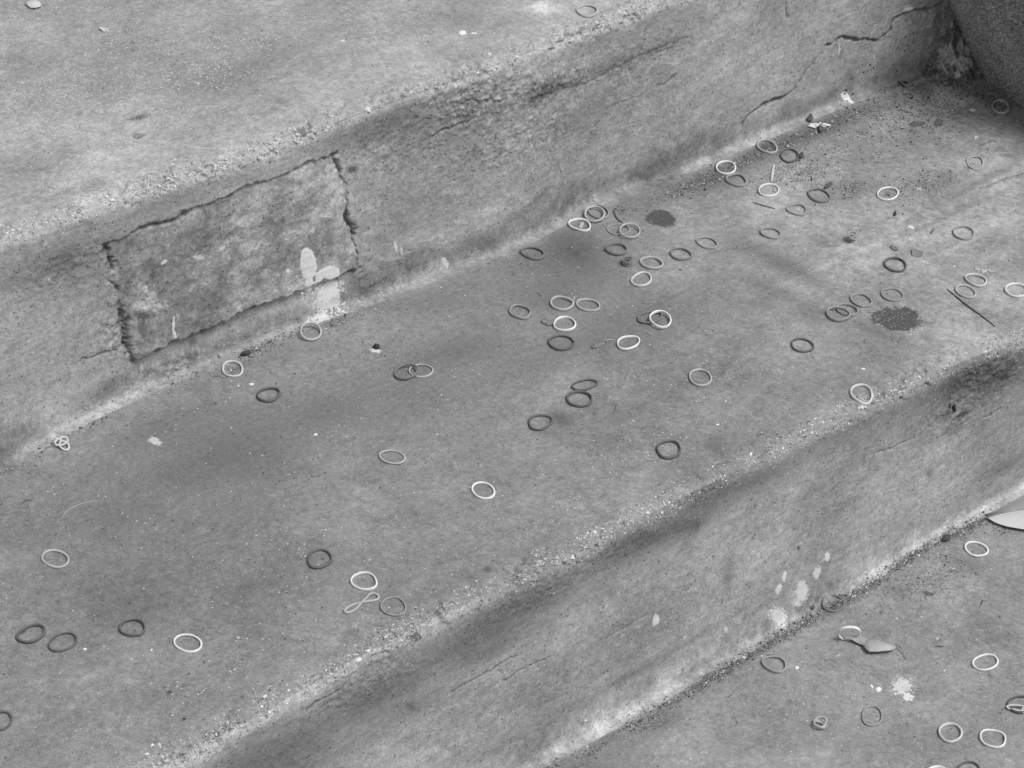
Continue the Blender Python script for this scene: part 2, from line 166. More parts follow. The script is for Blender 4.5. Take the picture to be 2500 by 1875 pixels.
DARK = [['M', 0.2326, 0.2836, 58.0, -55.4, -55.7, -50.8, 0.92, 0.22], ['M', 0.2864, 0.0691, 33.6, -35.7, -42.0, -43.9, 0.92, 0.5],
 ['M', 0.5272, 0.3369, 66.6, -113.6, -102.3, -0.1, 0.55, 0.3], ['M', 0.55, 0.3086, 118.0, -117.6, -93.8, -127.1, 0.5, 0.35],
 ['M', 0.5045, 0.2678, 92.7, -82.8, -94.7, -199.9, 0.7, 0.4], ['M', 0.5203, 0.2578, 166.2, -139.6, -57.0, -170.0, 0.7, 0.3],
 ['M', -0.3746, 0.0501, 411.9, -256.9, -290.1, -385.4, 0.85, 0.1], ['M', -0.0538, 0.2748, 333.5, -237.9, -228.5, -306.5, 1, 0.1],
 ['M', 0.317, 0.3089, 445.1, -392.8, -234.1, -316.1, 0.4, 0.5], ['R2', -0.2137, -0.0085, 233.4, -5.8, -135.0, -257.7, 0.75, 0.3],
 ['R2', -0.2192, -0.0074, 379.7, -10.1, -299.2, -567.7, 0.5, 0.5], ['R2', 0.2817, -0.0405, 577.0, 71.0, -161.3, -316.1, 1, 0.05],
 ['R2', 0.2975, -0.056, 130.5, 62.9, -55.9, -434.7, 0.8, 0.25], ['R2', 0.1344, -0.1067, 690.5, 81.5, -213.1, -417.9, 0.8, 0.1],
 ['M', 0.3526, 0.1405, 143.5, -231.9, -372.3, -65.1, 0.4, 0.3], ['M', 0.3626, 0.1251, 142.7, -171.6, -154.8, -108.6, 0.35, 0.4],
 ['L', 0.2396, -0.0373, 116.4, -163.9, -360.2, -206.2, 0.75, 0.5], ['L', 0.1948, -0.0309, 578.6, -562.7, -213.4, -284.0, 0.6, 0.3],
 ['U', -0.1644, 0.4039, 103.1, -46.6, -60.4, -360.3, 0.45, 0.5], ['U', -0.1805, 0.3836, 228.0, -139.2, -177.6, -240.1, 0.25, 0.4],
 ['U', -0.1975, 0.4341, 370.6, -217.7, -207.7, -281.0, 0.35, 0.3], ['U', -0.113, 0.5018, 330.4, -292.3, -463.2, -157.1, 0.6, 0.3],
 ['R1', -0.2174, 0.067, 139.9, -16.2, -206.4, -380.0, 0.6, 0.3], ['R1', -0.2184, 0.0562, 256.8, 38.6, -19.4, -87.4, 0.55, 0.4],
 ['R1', -0.2224, 0.0315, 203.4, -7.0, -103.6, -218.4, 0.55, 0.3], ['R1', -0.039, 0.1276, 244.5, 67.9, -35.7, -322.5, 0.5, 0.3],
 ['M', 0.5828, 0.2567, 40.9, -78.8, -222.3, 13.4, 0.2, 0.6]]
ROUGH = [['R1', 0.0693, 0.1455, 14.0, 5.9, 1.0, -33.1, 1.0], ['R1', 0.1375, 0.1351, 24.0, 10.2, -2.7, -61.2, 1.2], ['R1', 0.1071, 0.1056, 13.4, 5.8, 0.0, -34.0, 0.7],
 ['R1', 0.2291, 0.1318, 18.4, 9.4, 1.0, -45.2, 0.5], ['R1', -0.0074, 0.1395, 24.3, 8.8, -0.1, -41.9, 0.6], ['R1', -0.2125, 0.0834, 53.4, -1.5, -19.5, -45.1, 0.8],
 ['R1', -0.2798, 0.1338, 22.1, 5.1, -1.3, -39.9, 0.5], ['R1', -0.144, 0.1142, 19.5, 5.9, -0.1, -36.2, 0.2], ['R1', -0.2407, 0.059, 77.0, 8.4, -9.0, -33.4, 0.9],
 ['R2', -0.253, -0.0241, 21.2, 7.7, -0.8, -63.3, 0.7], ['R2', -0.1193, -0.0149, 20.0, 8.4, 2.7, -60.4, 0.7], ['R2', 0.0268, -0.0013, 19.8, 9.4, 1.5, -59.0, 0.8],
 ['R2', 0.3118, -0.025, 17.5, 10.7, 2.6, -33.3, 1.2], ['R2', 0.2845, -0.0498, 37.5, 22.5, 2.0, -39.5, 0.8], ['R2', -0.0469, -0.0126, 25.4, 11.3, -0.8, -59.9, 0.6],
 ['M', 0.5815, 0.3145, 16.5, -16.6, -16.6, -22.5, 1.0], ['R1', 0.5787, 0.0282, 40.4, 8.5, -8.0, -24.0, 1.0], ['R1', -0.0202, 0.0147, 48.1, 16.1, -0.8, -77.4, 0.6],
 ['R1', -0.1933, 0.0062, 19.1, 6.1, 1.2, -95.6, 0.7]]
GRAIN = [['U', -0.1217, 0.4713, 6.9, -3.1, -1.1, -9.1, 1.0], ['U', -0.2302, 0.421, 12.2, -5.6, -4.4, -14.3, 0.7], ['U', 0.0449, 0.4184, 10.6, -6.2, -5.7, -19.6, 0.35],
 ['M', -0.3072, 0.0179, 7.1, -2.1, -0.5, -18.7, 0.2], ['M', -0.1952, 0.0856, 6.5, -2.7, -1.5, -12.4, 0.11], ['M', -0.0054, 0.0548, 7.4, -3.1, 0.1, -31.5, 0.24],
 ['M', 0.1211, 0.1126, 9.1, -5.0, -2.0, -18.4, 0.15], ['L', 0.0937, -0.0707, 6.6, -4.8, -6.2, -14.7, 0.15], ['M', 0.2864, 0.0691, 37.0, -39.3, -48.4, -50.7, 0.5]]
GRIT = [['M', 0.3661, 0.3109, 27.7, -14.5, 8.2, -123.4, 1], ['M', 0.2988, 0.3066, 32.4, -16.1, 7.4, -111.5, 1.0], ['M', 0.4254, 0.3096, 32.8, -18.9, 3.0, -119.2, 0.7],
 ['M', 0.4721, 0.3086, 24.9, -17.0, -8.6, -79.1, 0.6], ['M', 0.5319, 0.29, 16.9, -16.8, -14.3, -19.4, 0.6], ['M', 0.5902, 0.3081, 39.4, -40.1, -18.5, -25.0, 1.2],
 ['M', 0.5803, 0.2542, 13.7, -26.3, -81.0, 4.8, 0.9], ['M', 0.4379, 0.1957, 25.5, -19.0, -12.2, -59.4, 0.4], ['M', 0.3876, 0.2252, 38.4, -30.3, -28.1, -81.3, 0.5],
 ['M', 0.3724, 0.2678, 19.5, -13.5, -8.5, -43.6, 0.4], ['M', 0.4654, 0.2718, 13.8, -11.2, -10.4, -30.9, 0.2], ['M', 0.263, 0.306, 35.3, -17.5, 6.6, -143.0, 0.4],
 ['M', 0.2151, 0.3109, 84.2, -45.7, -10.3, -158.8, 0.4], ['M', -0.1217, 0.326, 27.0, -9.4, 4.4, -133.7, 0.6], ['M', -0.1975, 0.325, 51.4, -16.4, 6.0, -181.7, 0.35],
 ['M', -0.0595, 0.3194, 48.0, -19.2, -2.0, -115.4, 0.8], ['M', -0.1567, 0.3167, 50.5, -18.2, -3.3, -177.8, 0.5], ['M', -0.2658, 0.3205, 53.2, -13.6, 24.0, -227.0, 0.35],
 ['M', -0.3083, 0.3165, 65.4, -15.6, 24.3, -229.9, 0.3], ['M', -0.3457, 0.3083, 111.4, -25.0, 48.7, -466.3, 0.5], ['M', -0.0165, 0.3211, 70.5, -29.5, -2.4, -146.6, 0.3],
 ['M', 0.107, 0.3064, 61.4, -47.9, -51.7, -69.6, 0.15], ['L', 0.2664, 0.0016, 26.7, -11.2, 8.5, -194.3, 2.2], ['L', 0.1905, -0.004, 27.7, -11.8, 1.5, -195.5, 2.4],
 ['L', 0.1216, -0.005, 27.3, -10.4, 5.1, -200.4, 2.4], ['L', 0.0575, -0.0077, 29.7, -11.0, 1.5, -219.4, 2.2], ['L', 0.0032, -0.0107, 36.3, -13.2, -2.8, -221.4, 1.2],
 ['L', 0.3242, 0.0003, 35.3, -17.5, -1.4, -152.2, 1.3], ['L', 0.3457, -0.0191, 53.7, -56.4, -73.8, -98.5, 0.8], ['L', -0.0311, -0.0143, 49.2, -18.8, -5.6, -106.0, 0.8],
 ['L', -0.073, -0.0143, 50.3, -18.4, -9.0, -167.5, 0.6], ['L', 0.2418, -0.0276, 22.2, -17.5, -20.9, -50.7, 0.25], ['L', 0.2831, -0.0221, 36.9, -37.5, -40.7, -54.2, 0.2],
 ['L', -0.1066, -0.0095, 76.7, -26.9, -14.2, -269.7, 0.6]]
CRACK = [['R1', 0.0012, 0.0035,
  [[0.5798, 0.0673], [0.5615, 0.0662], [0.548, 0.0693], [0.5316, 0.0692], [0.5234, 0.066], [0.5231, 0.0566], [0.5156, 0.0528], [0.5101, 0.0505], [0.4922, 0.0572],
   [0.4847, 0.0593], [0.4756, 0.0645], [0.4661, 0.069], [0.4567, 0.0685], [0.4454, 0.0664], [0.4397, 0.0602], [0.4339, 0.054], [0.4259, 0.0474], [0.4213, 0.0399],
   [0.4174, 0.0339], [0.4081, 0.0315], [0.3967, 0.0303], [0.3803, 0.031], [0.3715, 0.0284], [0.3655, 0.0257], [0.3609, 0.0208]]],
 ['R1', 0.0006, 0.0015, [[0.3614, 0.0206], [0.3604, 0.0185]]],
 ['R1', 0.0006, 0.0005, [[0.2062, 0.0901], [0.223, 0.0909], [0.2397, 0.0908], [0.2597, 0.0939], [0.2754, 0.0992]]],
 ['R1', 0.0006, 0.0005, [[0.1295, 0.1325], [0.163, 0.1285], [0.1842, 0.1251], [0.2087, 0.1294], [0.2335, 0.1303], [0.2661, 0.1327], [0.2827, 0.1336]]],
 ['R1', 0.0006, 0.0009, [[0.0613, 0.1538], [0.071, 0.1486], [0.0806, 0.147], [0.0934, 0.142]]],
 ['R1', 0.0006, 0.0015, [[0.0332, 0.1323], [0.046, 0.1323], [0.0626, 0.1331], [0.0738, 0.1347]]], ['R1', 0.0006, 0.001, [[0.39, 0.1282], [0.394, 0.1122]]],
 ['R1', 0.0006, 0.0005, [[0.2503, 0.1283], [0.2668, 0.1286]]], ['R1', 0.0006, 0.0005, [[0.256, 0.0911], [0.2675, 0.0964], [0.2745, 0.0999]]],
 ['R1', 0.0006, 0.0012, [[-0.2689, 0.0509], [-0.2569, 0.048], [-0.2448, 0.0467], [-0.2309, 0.0462]]],
 ['R2', 0.0007, 0.002, [[-0.2626, -0.0114], [-0.2711, -0.0152], [-0.2813, -0.0179], [-0.2932, -0.0177], [-0.3033, -0.0183]]],
 ['R2', 0.0007, 0.0015, [[0.319, -0.0732], [0.3316, -0.0725], [0.3413, -0.0685]]], ['R2', 0.0006, 0.0012, [[0.2079, -0.0534], [0.2251, -0.0539], [0.2425, -0.0544]]],
 ['L', 0.0006, 0.0012, [[0.0102, -0.0024], [0.0285, 0.0003], [0.0478, -0.0004], [0.0635, -0.001]]],
 ['R2', 0.0006, 0.0012, [[0.015, -0.184], [0.0393, -0.1836], [0.0642, -0.1836]]], ['R2', 0.0006, 0.001, [[-0.0511, -0.0961], [-0.0323, -0.0949], [-0.0133, -0.0935]]],
 ['R2', 0.0006, 0.001, [[-0.1871, -0.0714], [-0.1632, -0.0694], [-0.1323, -0.0671]]], ['R2', 0.0006, 0.001, [[-0.1426, -0.0841], [-0.1215, -0.0822], [-0.1035, -0.0844]]],
 ['U', 0.0005, 0.0008, [[-0.1826, 0.383], [-0.1819, 0.3797], [-0.1768, 0.3815]]], ['U', 0.0004, 0.0008, [[-0.1478, 0.3614], [-0.1478, 0.3566]]],
 ['M', 0.0005, 0.001, [[0.5203, 0.2106], [0.5274, 0.2127], [0.5358, 0.2114], [0.5362, 0.207]]],
 ['M', 0.0005, 0.001, [[0.5197, 0.1587], [0.4941, 0.1619], [0.4713, 0.1631]]], ['M', 0.0005, 0.0008, [[0.227, 0.2244], [0.2464, 0.2172], [0.2712, 0.2061]]]]
PATCH = [[-0.2442, 0.1414], [-0.0521, 0.1484], [-0.0313, 0.033], [-0.2288, 0.0292]]
SPALL = [[0.5798, 0.0673], [0.5615, 0.0662], [0.548, 0.0693], [0.5316, 0.0692], [0.5234, 0.066], [0.5231, 0.0566], [0.5156, 0.0528], [0.5101, 0.0505], [0.4922, 0.0572],
 [0.4756, 0.0645], [0.4661, 0.069], [0.4567, 0.0685], [0.4454, 0.0664], [0.4397, 0.0602], [0.4339, 0.054], [0.4259, 0.0474], [0.4213, 0.0399], [0.4174, 0.0339],
 [0.4081, 0.0315], [0.3967, 0.0303], [0.3803, 0.031], [0.3715, 0.0284], [0.3655, 0.0257], [0.3813, 0.0005], [0.4544, -0.0178], [0.6037, -0.0221]]
BANDS = [(1, 0.5793, 0.2428, 0.01087, 0.00698, -2.39, 0, 'lm', 0, 'pale grey rubber band nearest the round stucco planter'),
 (2, 0.3748, 0.314, 0.01084, 0.00737, 1.25, 0, 'lm', 0, 'light grey rubber band in the riser foot grit, left of the dark one'),
 (3, 0.3805, 0.2928, 0.01046, 0.0073, 0.88, 0, 'd', 0, 'dark rubber band lying in the grit at the riser foot'),
 (4, 0.3247, 0.3093, 0.00976, 0.00771, -2.46, 0, 'w', 0, 'white rubber band on the edge of the riser foot grit'),
 (5, 0.3188, 0.2895, 0.00929, 0.00758, 1.47, 0, 'm', 0, 'mid grey rubber band just below the white band on the riser foot grit'),
 (6, 0.3297, 0.2625, 0.00931, 0.008, -2.65, 0, 'w', 0, 'white rubber band at the lower end of the pale straw'),
 (7, 0.3577, 0.2325, 0.01, 0.00801, 1.38, 0, 'md', 0, 'thick dark grey rubber band right of the white band by the pale straw'),
 (8, 0.3289, 0.2278, 0.0086, 0.00715, 1.06, 0, 'm', 0, 'thin grey rubber band just below left of the thick dark grey one'),
 (9, 0.4048, 0.2013, 0.00973, 0.00765, -2.99, 0, 'w', 0, 'lone white rubber band on the pale right half of the middle tread'),
 (10, 0.4977, 0.1931, 0.01045, 0.00658, 0.8, 0, 'lm', 0, 'pale grey rubber band below the one nearest the planter, with crumbs around it'),
 (11, 0.2878, 0.2141, 0.00837, 0.00661, 1.77, 0, 'm', 0, 'thin grey rubber band lying alone below the short brown straw'),
 (12, 0.4124, 0.123, 0.00929, 0.00795, 1.09, 0, 'm', 0, 'thick mid grey rubber band alone above the pale pair and the twig'),
 (13, 0.2376, 0.2337, 0.00863, 0.00675, 1.92, 0, 'm', 0, 'mid grey rubber band, upper right of two below the round dark gum spot'),
 (14, 0.2103, 0.2337, 0.00865, 0.00735, 1.64, 0, 'md', 0, 'darker grey rubber band, lower left of two below the round dark gum spot'),
 (15, 0.3365, 0.1229, 0.00949, 0.00807, 0.96, 0, 'd', 0, 'near black rubber band alone above the dark scraped oval patch'),
 (17, 0.371, 0.0691, 0.00859, 0.00703, 1.67, 0, 'l', 0, 'pale rubber band, upper one of the pair beside the long twig'),
 (18, 0.3534, 0.0631, 0.00902, 0.00645, 1.49, 0, 'lm', 0, 'pale grey rubber band, lower one of the pair beside the long twig'),
 (19, 0.386, 0.0407, 0.00915, 0.00803, -2.67, 0, 'w', 0, 'white rubber band on the middle tread cut off by the right frame edge'),
 (20, 0.281, 0.1036, 0.00896, 0.00712, 1.43, 0, 'm', 0, 'grey rubber band, uppermost of the chain of three by the scraped oval patch'),
 (21, 0.3054, 0.0944, 0.00863, 0.00788, 1.61, 0, 'm', 0, 'grey rubber band directly above the dark scraped oval patch'),
 (22, 0.2632, 0.1004, 0.0085, 0.00692, 1.6, 0, 'm', 0, 'grey rubber band, middle one of the chain of three by the scraped patch'),
 (23, 0.2522, 0.099, 0.00894, 0.00718, 1.85, 0, 'm', 0, 'grey rubber band, lowest of the chain of three by the scraped oval patch'),
 (24, 0.2037, 0.0865, 0.00841, 0.00788, 1.75, 0, 'd', 0, 'dark rubber band lying alone down left of the dark scraped oval patch'),
 (25, 0.1156, 0.1018, 0.00938, 0.00839, 0.89, 0, 'lm', 0, 'light grey rubber band alone at the end of a pale trowel streak'),
 (26, 0.1976, 0.0167, 0.00932, 0.00783, -2.46, 0, 'l', 0, 'pale rubber band close to the nosing below the dark scraped patch'),
 (27, 0.0407, 0.0499, 0.01022, 0.00806, -2.65, 0, 'd', 0, 'dark rubber band lying nearest the nosing of the middle step'),
 (28, 0.1184, 0.3049, 0.00986, 0.00697, 1.86, 0, 'md', 0, 'dark grey rubber band at the riser foot left of the soft dark stain'),
 (29, 0.174, 0.2693, 0.00831, 0.00744, 2.09, 0, 'md', 0, 'dark grey rubber band above the small coiled band'),
 (31, 0.1839, 0.2379, 0.0089, 0.00734, 1.98, 0, 'lm', 0, 'light grey rubber band just right of the small dark coil'),
 (32, 0.1633, 0.2256, 0.00931, 0.00703, -2.76, 0, 'l', 0, 'light grey rubber band just below the small dark coil and its neighbour'),
 (33, 0.0929, 0.2367, 0.00875, 0.00814, 1.63, 0, 'lm', 0, 'light grey round rubber band, left one of two side by side'),
 (34, 0.1079, 0.2231, 0.00932, 0.00696, 2.09, 0, 'lm', 0, 'light grey flattened rubber band, right one of two side by side'),
 (35, 0.0604, 0.2468, 0.00904, 0.00715, 1.57, 0, 'm', 0, 'thin grey rubber band left of the two light ones side by side'),
 (36, 0.0773, 0.2138, 0.00888, 0.00814, -2.46, 0, 'w', 0, 'white rubber band with the curled scrap at its left'),
 (37, 0.0607, 0.1971, 0.00922, 0.00886, 2.06, 0, 'd', 0, 'large dark rubber band directly below the white one with the curled scrap'),
 (38, 0.1355, 0.1826, 0.01004, 0.00694, -3.08, 0, 'md', 0, 'dark grey rubber band lying under a white one'),
 (39, 0.1385, 0.1743, 0.00997, 0.008, 0.98, 0, 'w', 0, 'white rubber band lying across a dark grey one'),
 (40, 0.101, 0.1671, 0.00917, 0.00734, -2.94, 0, 'w', 0, 'white rubber band right of the torn leaf scrap'),
 (41, -0.0553, 0.2348, 0.00935, 0.00726, -3.0, 0, 'md', 0, 'dark grey rubber band lying across a light grey one'),
 (42, -0.0447, 0.231, 0.0087, 0.00737, 2.48, 0, 'lm', 0, 'light grey rubber band partly under a dark grey one'),
 (43, 0.0411, 0.1454, 0.01013, 0.00533, 2.95, 0, 'd', 0, 'dark narrow rubber band, upper one of the touching dark pair'),
 (44, 0.027, 0.1338, 0.00917, 0.00877, 3.09, 0, 'd', 0, 'dark round rubber band, lower one of the touching dark pair'),
 (45, -0.0132, 0.1291, 0.00916, 0.00748, -3.1, 0, 'd', 0, 'dark rubber band with a small dark stain at its right side'),
 (46, -0.1219, 0.1599, 0.00921, 0.00713, 2.0, 0, 'lm', 0, 'light grey rubber band alone on the darker left half of the middle tread'),
 (47, -0.0933, 0.0916, 0.00932, 0.00738, 1.52, 0, 'w', 0, 'white rubber band lying alone near the middle of the photo, left of centre'),
 (48, 0.1734, 0.3139, 0.00945, 0.0072, 1.71, 0, 'w', 0, 'white rubber band at the riser foot with a pale chip inside'),
 (49, 0.1916, 0.3176, 0.01007, 0.00775, 1.1, 0, 'lm', 0, 'light grey rubber band, front one of the overlapping pair at the riser foot'),
 (50, 0.1974, 0.32, 0.00984, 0.00747, 1.38, 0, 'm', 0, 'grey rubber band, rear one of the overlapping pair at the riser foot'),
 (51, 0.194, 0.2907, 0.00853, 0.00798, 2.1, 0, 'm', 0, 'grey rubber band, left one of the interlocked pair beside the round gum spot'),
 (52, 0.198, 0.2817, 0.00926, 0.00782, -2.73, 0, 'lm', 0, 'light grey rubber band, right one of the interlocked pair beside the gum spot'),
 (53, 0.191, 0.3353, 0.00829, 0.00746, -2.49, 1, 'lm', 0, 'light grey rubber band lying alone on the upper step'),
 (55, -0.1538, 0.3168, 0.00957, 0.00721, 1.19, 0, 'l', 0, 'pale rubber band at the riser foot below the mortar patch'),
 (56, -0.151, 0.2732, 0.00869, 0.00747, -2.95, 0, 'd', 0, 'dark rubber band alone just below the two pale ones at the riser foot'),
 (57, -0.3666, 0.2068, 0.00992, 0.00754, 1.8, 0, 'lm', 0, 'light grey rubber band at far left with a grass sliver across it'),
 (58, -0.2256, 0.0997, 0.00952, 0.00791, -2.66, 0, 'd', 0, 'dark rubber band up left of the white one by the figure eight'),
 (59, -0.4172, 0.1501, 0.00943, 0.0073, -2.93, 0, 'd', 0, 'dark rubber band, left one of the dark pair at lower left'),
 (60, -0.4049, 0.131, 0.00946, 0.00786, -2.86, 0, 'd', 0, 'dark rubber band, right one of the dark pair at lower left'),
 (61, -0.3618, 0.1156, 0.00849, 0.0078, 1.22, 0, 'd', 0, 'dark rubber band between the dark pair and the white band at lower left'),
 (62, -0.3413, 0.0812, 0.00958, 0.00742, 1.92, 0, 'w', 0, 'white rubber band right of the three dark ones at lower left'),
 (63, -0.4734, 0.09, 0.00815, 0.00699, -2.48, 0, 'd', 0, 'dark rubber band cut off by the left frame edge'),
 (64, -0.2152, 0.0624, 0.009, 0.00796, 2.0, 0, 'w', 0, 'white rubber band just above the figure eight one'),
 (66, -0.2143, 0.0305, 0.00912, 0.00789, 1.21, 0, 'm', 0, 'mid grey rubber band right of the figure eight one'),
 (67, 0.3068, -0.0226, 0.00918, 0.00766, 1.74, -1, 'w', 0, 'white rubber band on the lower step below the big folded leaf'),
 (68, 0.1721, -0.0027, 0.00899, 0.00781, -2.78, -1, 'md', 0, 'dusty dark rubber band half buried in the grit line of the lower step'),
 (69, 0.0898, -0.0265, 0.0091, 0.00779, 1.59, -1, 'm', 0, 'grey rubber band on the lower step just below the grit line'),
 (71, 0.2168, -0.1192, 0.01026, 0.00748, 3.0, -1, 'w', 0, 'white rubber band with two clear plastic blobs on its rim'),
 (72, 0.1091, -0.1099, 0.01051, 0.00699, -2.45, -1, 'm', 0, 'thin grey upright oval rubber band right of the knot on the lower step'),
 (74, 0.1422, -0.1566, 0.00936, 0.00789, -2.62, -1, 'l', 0, 'pale rubber band, left one of the pair near the lower right corner'),
 (75, 0.1621, -0.1795, 0.00938, 0.00844, 1.98, -1, 'w', 0, 'white rubber band, right one of the pair near the lower right corner'),
 (54, -0.0831, 0.3181, 0.0087, 0.00748, -2.57, 0, 'lm', 16, 'light grey rubber band leaning on the riser foot below the white paint splash'),
 (76, 0.2037, -0.1666, 0.00947, 0.00792, -3.13, -1, 'd', 0, 'dark rubber band on the lower step cut off by the right frame edge'),
 (78, 0.1043, -0.1805, 0.00839, 0.00718, 3.1, -1, 'w', 0, 'white rubber band cut off by the bottom frame edge'),
 (79, 0.1251, -0.1915, 0.0089, 0.00739, -2.82, -1, 'd', 0, 'dark rubber band cut off by the bottom frame edge')]
KNOTS = [['coil', 'M', 0.1684, 0.2493, 'md', 'dark grey rubber band wound into a small stacked coil'],
 ['ball', 'M', 0.3332, 0.1688, 'm', 'small grey rubber band tied into a tight knot on the pale tread'],
 ['loop', 'M', -0.3005, 0.3106, 'l', 'pale rubber band tied into a small looped knot at far left'],
 ['ring', 'L', 0.0713, -0.0946, 'lm', 'grey rubber band tied into a ring shaped knot on the lower step'],
 ['twist', 'L', 0.1994, -0.1692, 'l', 'pale twisted rubber band cut off by the right frame edge']]
FIG8 = [[-0.2429, 0.0449], [-0.2161, 0.0463]]
STICKS = [['twig', 'M', [[0.3447, 0.0744], [0.3429, 0.0626], [0.3409, 0.0475], [0.3398, 0.0313], [0.338, 0.0171]], 0.0006, 0.06, 'twig',
  'long thin dark twig lying beside the pale pair of bands'],
 ['straw', 'M', [[0.3616, 0.2909], [0.3534, 0.2834], [0.3404, 0.2711]], 0.0012, 0.5, 'straw', 'pale flat straw pointing at the white band'],
 ['straw', 'M', [[0.3073, 0.2569], [0.3109, 0.249], [0.3155, 0.2394]], 0.0008, 0.14, 'straw', 'short brown straw lying left of the thin grey band'],
 ['splinter', 'M', [[0.089, 0.1814], [0.0925, 0.1795], [0.0952, 0.1768]], 0.0006, 0.35, 'splinter', 'small pale splinter beside the torn leaf scrap'],
 ['splinter', 'M', [[0.6085, 0.2857], [0.6219, 0.2883]], 0.0005, 0.4, 'splinter', 'pale splinter lying at the foot of the stucco planter'],
 ['thread', 'M', [[-0.3418, 0.2411], [-0.3382, 0.2445], [-0.3328, 0.2471], [-0.3249, 0.2479], [-0.3168, 0.2457], [-0.3102, 0.2425]], 0.00022, 0.4, 'thread',
  'fine pale curved thread at far left of the middle tread'],
 ['splinter', 'M', [[-0.355, 0.2722], [-0.351, 0.2725], [-0.3483, 0.271]], 0.0007, 0.12, 'splinter', 'short dark splinter at far left above the fine thread'],
 ['twig', 'M', [[0.5414, 0.3317], [0.5398, 0.325], [0.5377, 0.3178], [0.5407, 0.3173]], 0.0007, 0.04, 'twig', 'bent black twig near the mortar at the planter foot'],
 ['twig', 'M', [[0.5439, 0.3246], [0.5448, 0.3195]], 0.0008, 0.04, 'twig', 'stubby black twig tip beside the bent black twig'],
 ['twig', 'M', [[0.0459, 0.1146], [0.0408, 0.1098], [0.0359, 0.1067]], 0.0004, 0.12, 'twig', 'hair thin twig right of the touching dark pair'],
 ['splinter', 'M', [[0.0881, 0.2612], [0.0874, 0.2548]], 0.0005, 0.12, 'splinter', 'thin dark splinter above the two light bands side by side'],
 ['splinter', 'M', [[0.1215, 0.1704], [0.1219, 0.1642]], 0.0006, 0.3, 'splinter', 'pale sliver below the white band lying across a dark one'],
 ['splinter', 'M', [[0.0775, 0.1337], [0.0775, 0.1305]], 0.0006, 0.45, 'splinter', 'tiny white sliver down right of the torn leaf scrap'],
 ['sliver', 'M', [[-0.3754, 0.2054], [-0.3725, 0.2038], [-0.3688, 0.2021]], 0.0005, 0.3, 'grass sliver', 'pale grass sliver lying across the light band at far left'],
 ['splinter', 'L', [[0.1324, -0.0472], [0.1375, -0.0471]], 0.0006, 0.5, 'splinter', 'white splinter on the lower step below the broken leaf'],
 ['splinter', 'L', [[0.2002, -0.0835], [0.2049, -0.087]], 0.0008, 0.1, 'splinter', 'short dark splinter on the lower step right of the broken leaf'],
 ['splinter', 'L', [[0.0928, -0.0152], [0.0981, -0.0198]], 0.0006, 0.08, 'splinter', 'thin dark splinter just above the grey band on the lower step'],
 ['splinter', 'L', [[0.2619, -0.0707], [0.2676, -0.0678]], 0.0006, 0.08, 'splinter', 'small dark splinter below the white band on the lower step'],
 ['splinter', 'M', [[0.3735, 0.2591], [0.368, 0.2522]], 0.0006, 0.06, 'splinter', 'small dark hook shaped splinter above the thick dark grey band'],
 ['straw', 'M', [[0.4561, 0.3272], [0.4556, 0.314]], 0.0005, 0.4, 'straw', 'fine pale straw above the shredded paper twist'],
 ['splinter', 'M', [[0.209, 0.3154], [0.2033, 0.3039], [0.2031, 0.2965]], 0.0007, 0.07, 'splinter', 'dark crooked splinter left of the round gum spot'],
 ['splinter', 'M', [[0.3906, 0.138], [0.3986, 0.1424]], 0.0008, 0.13, 'splinter', 'stubby brown splinter left of the thick mid grey band']]
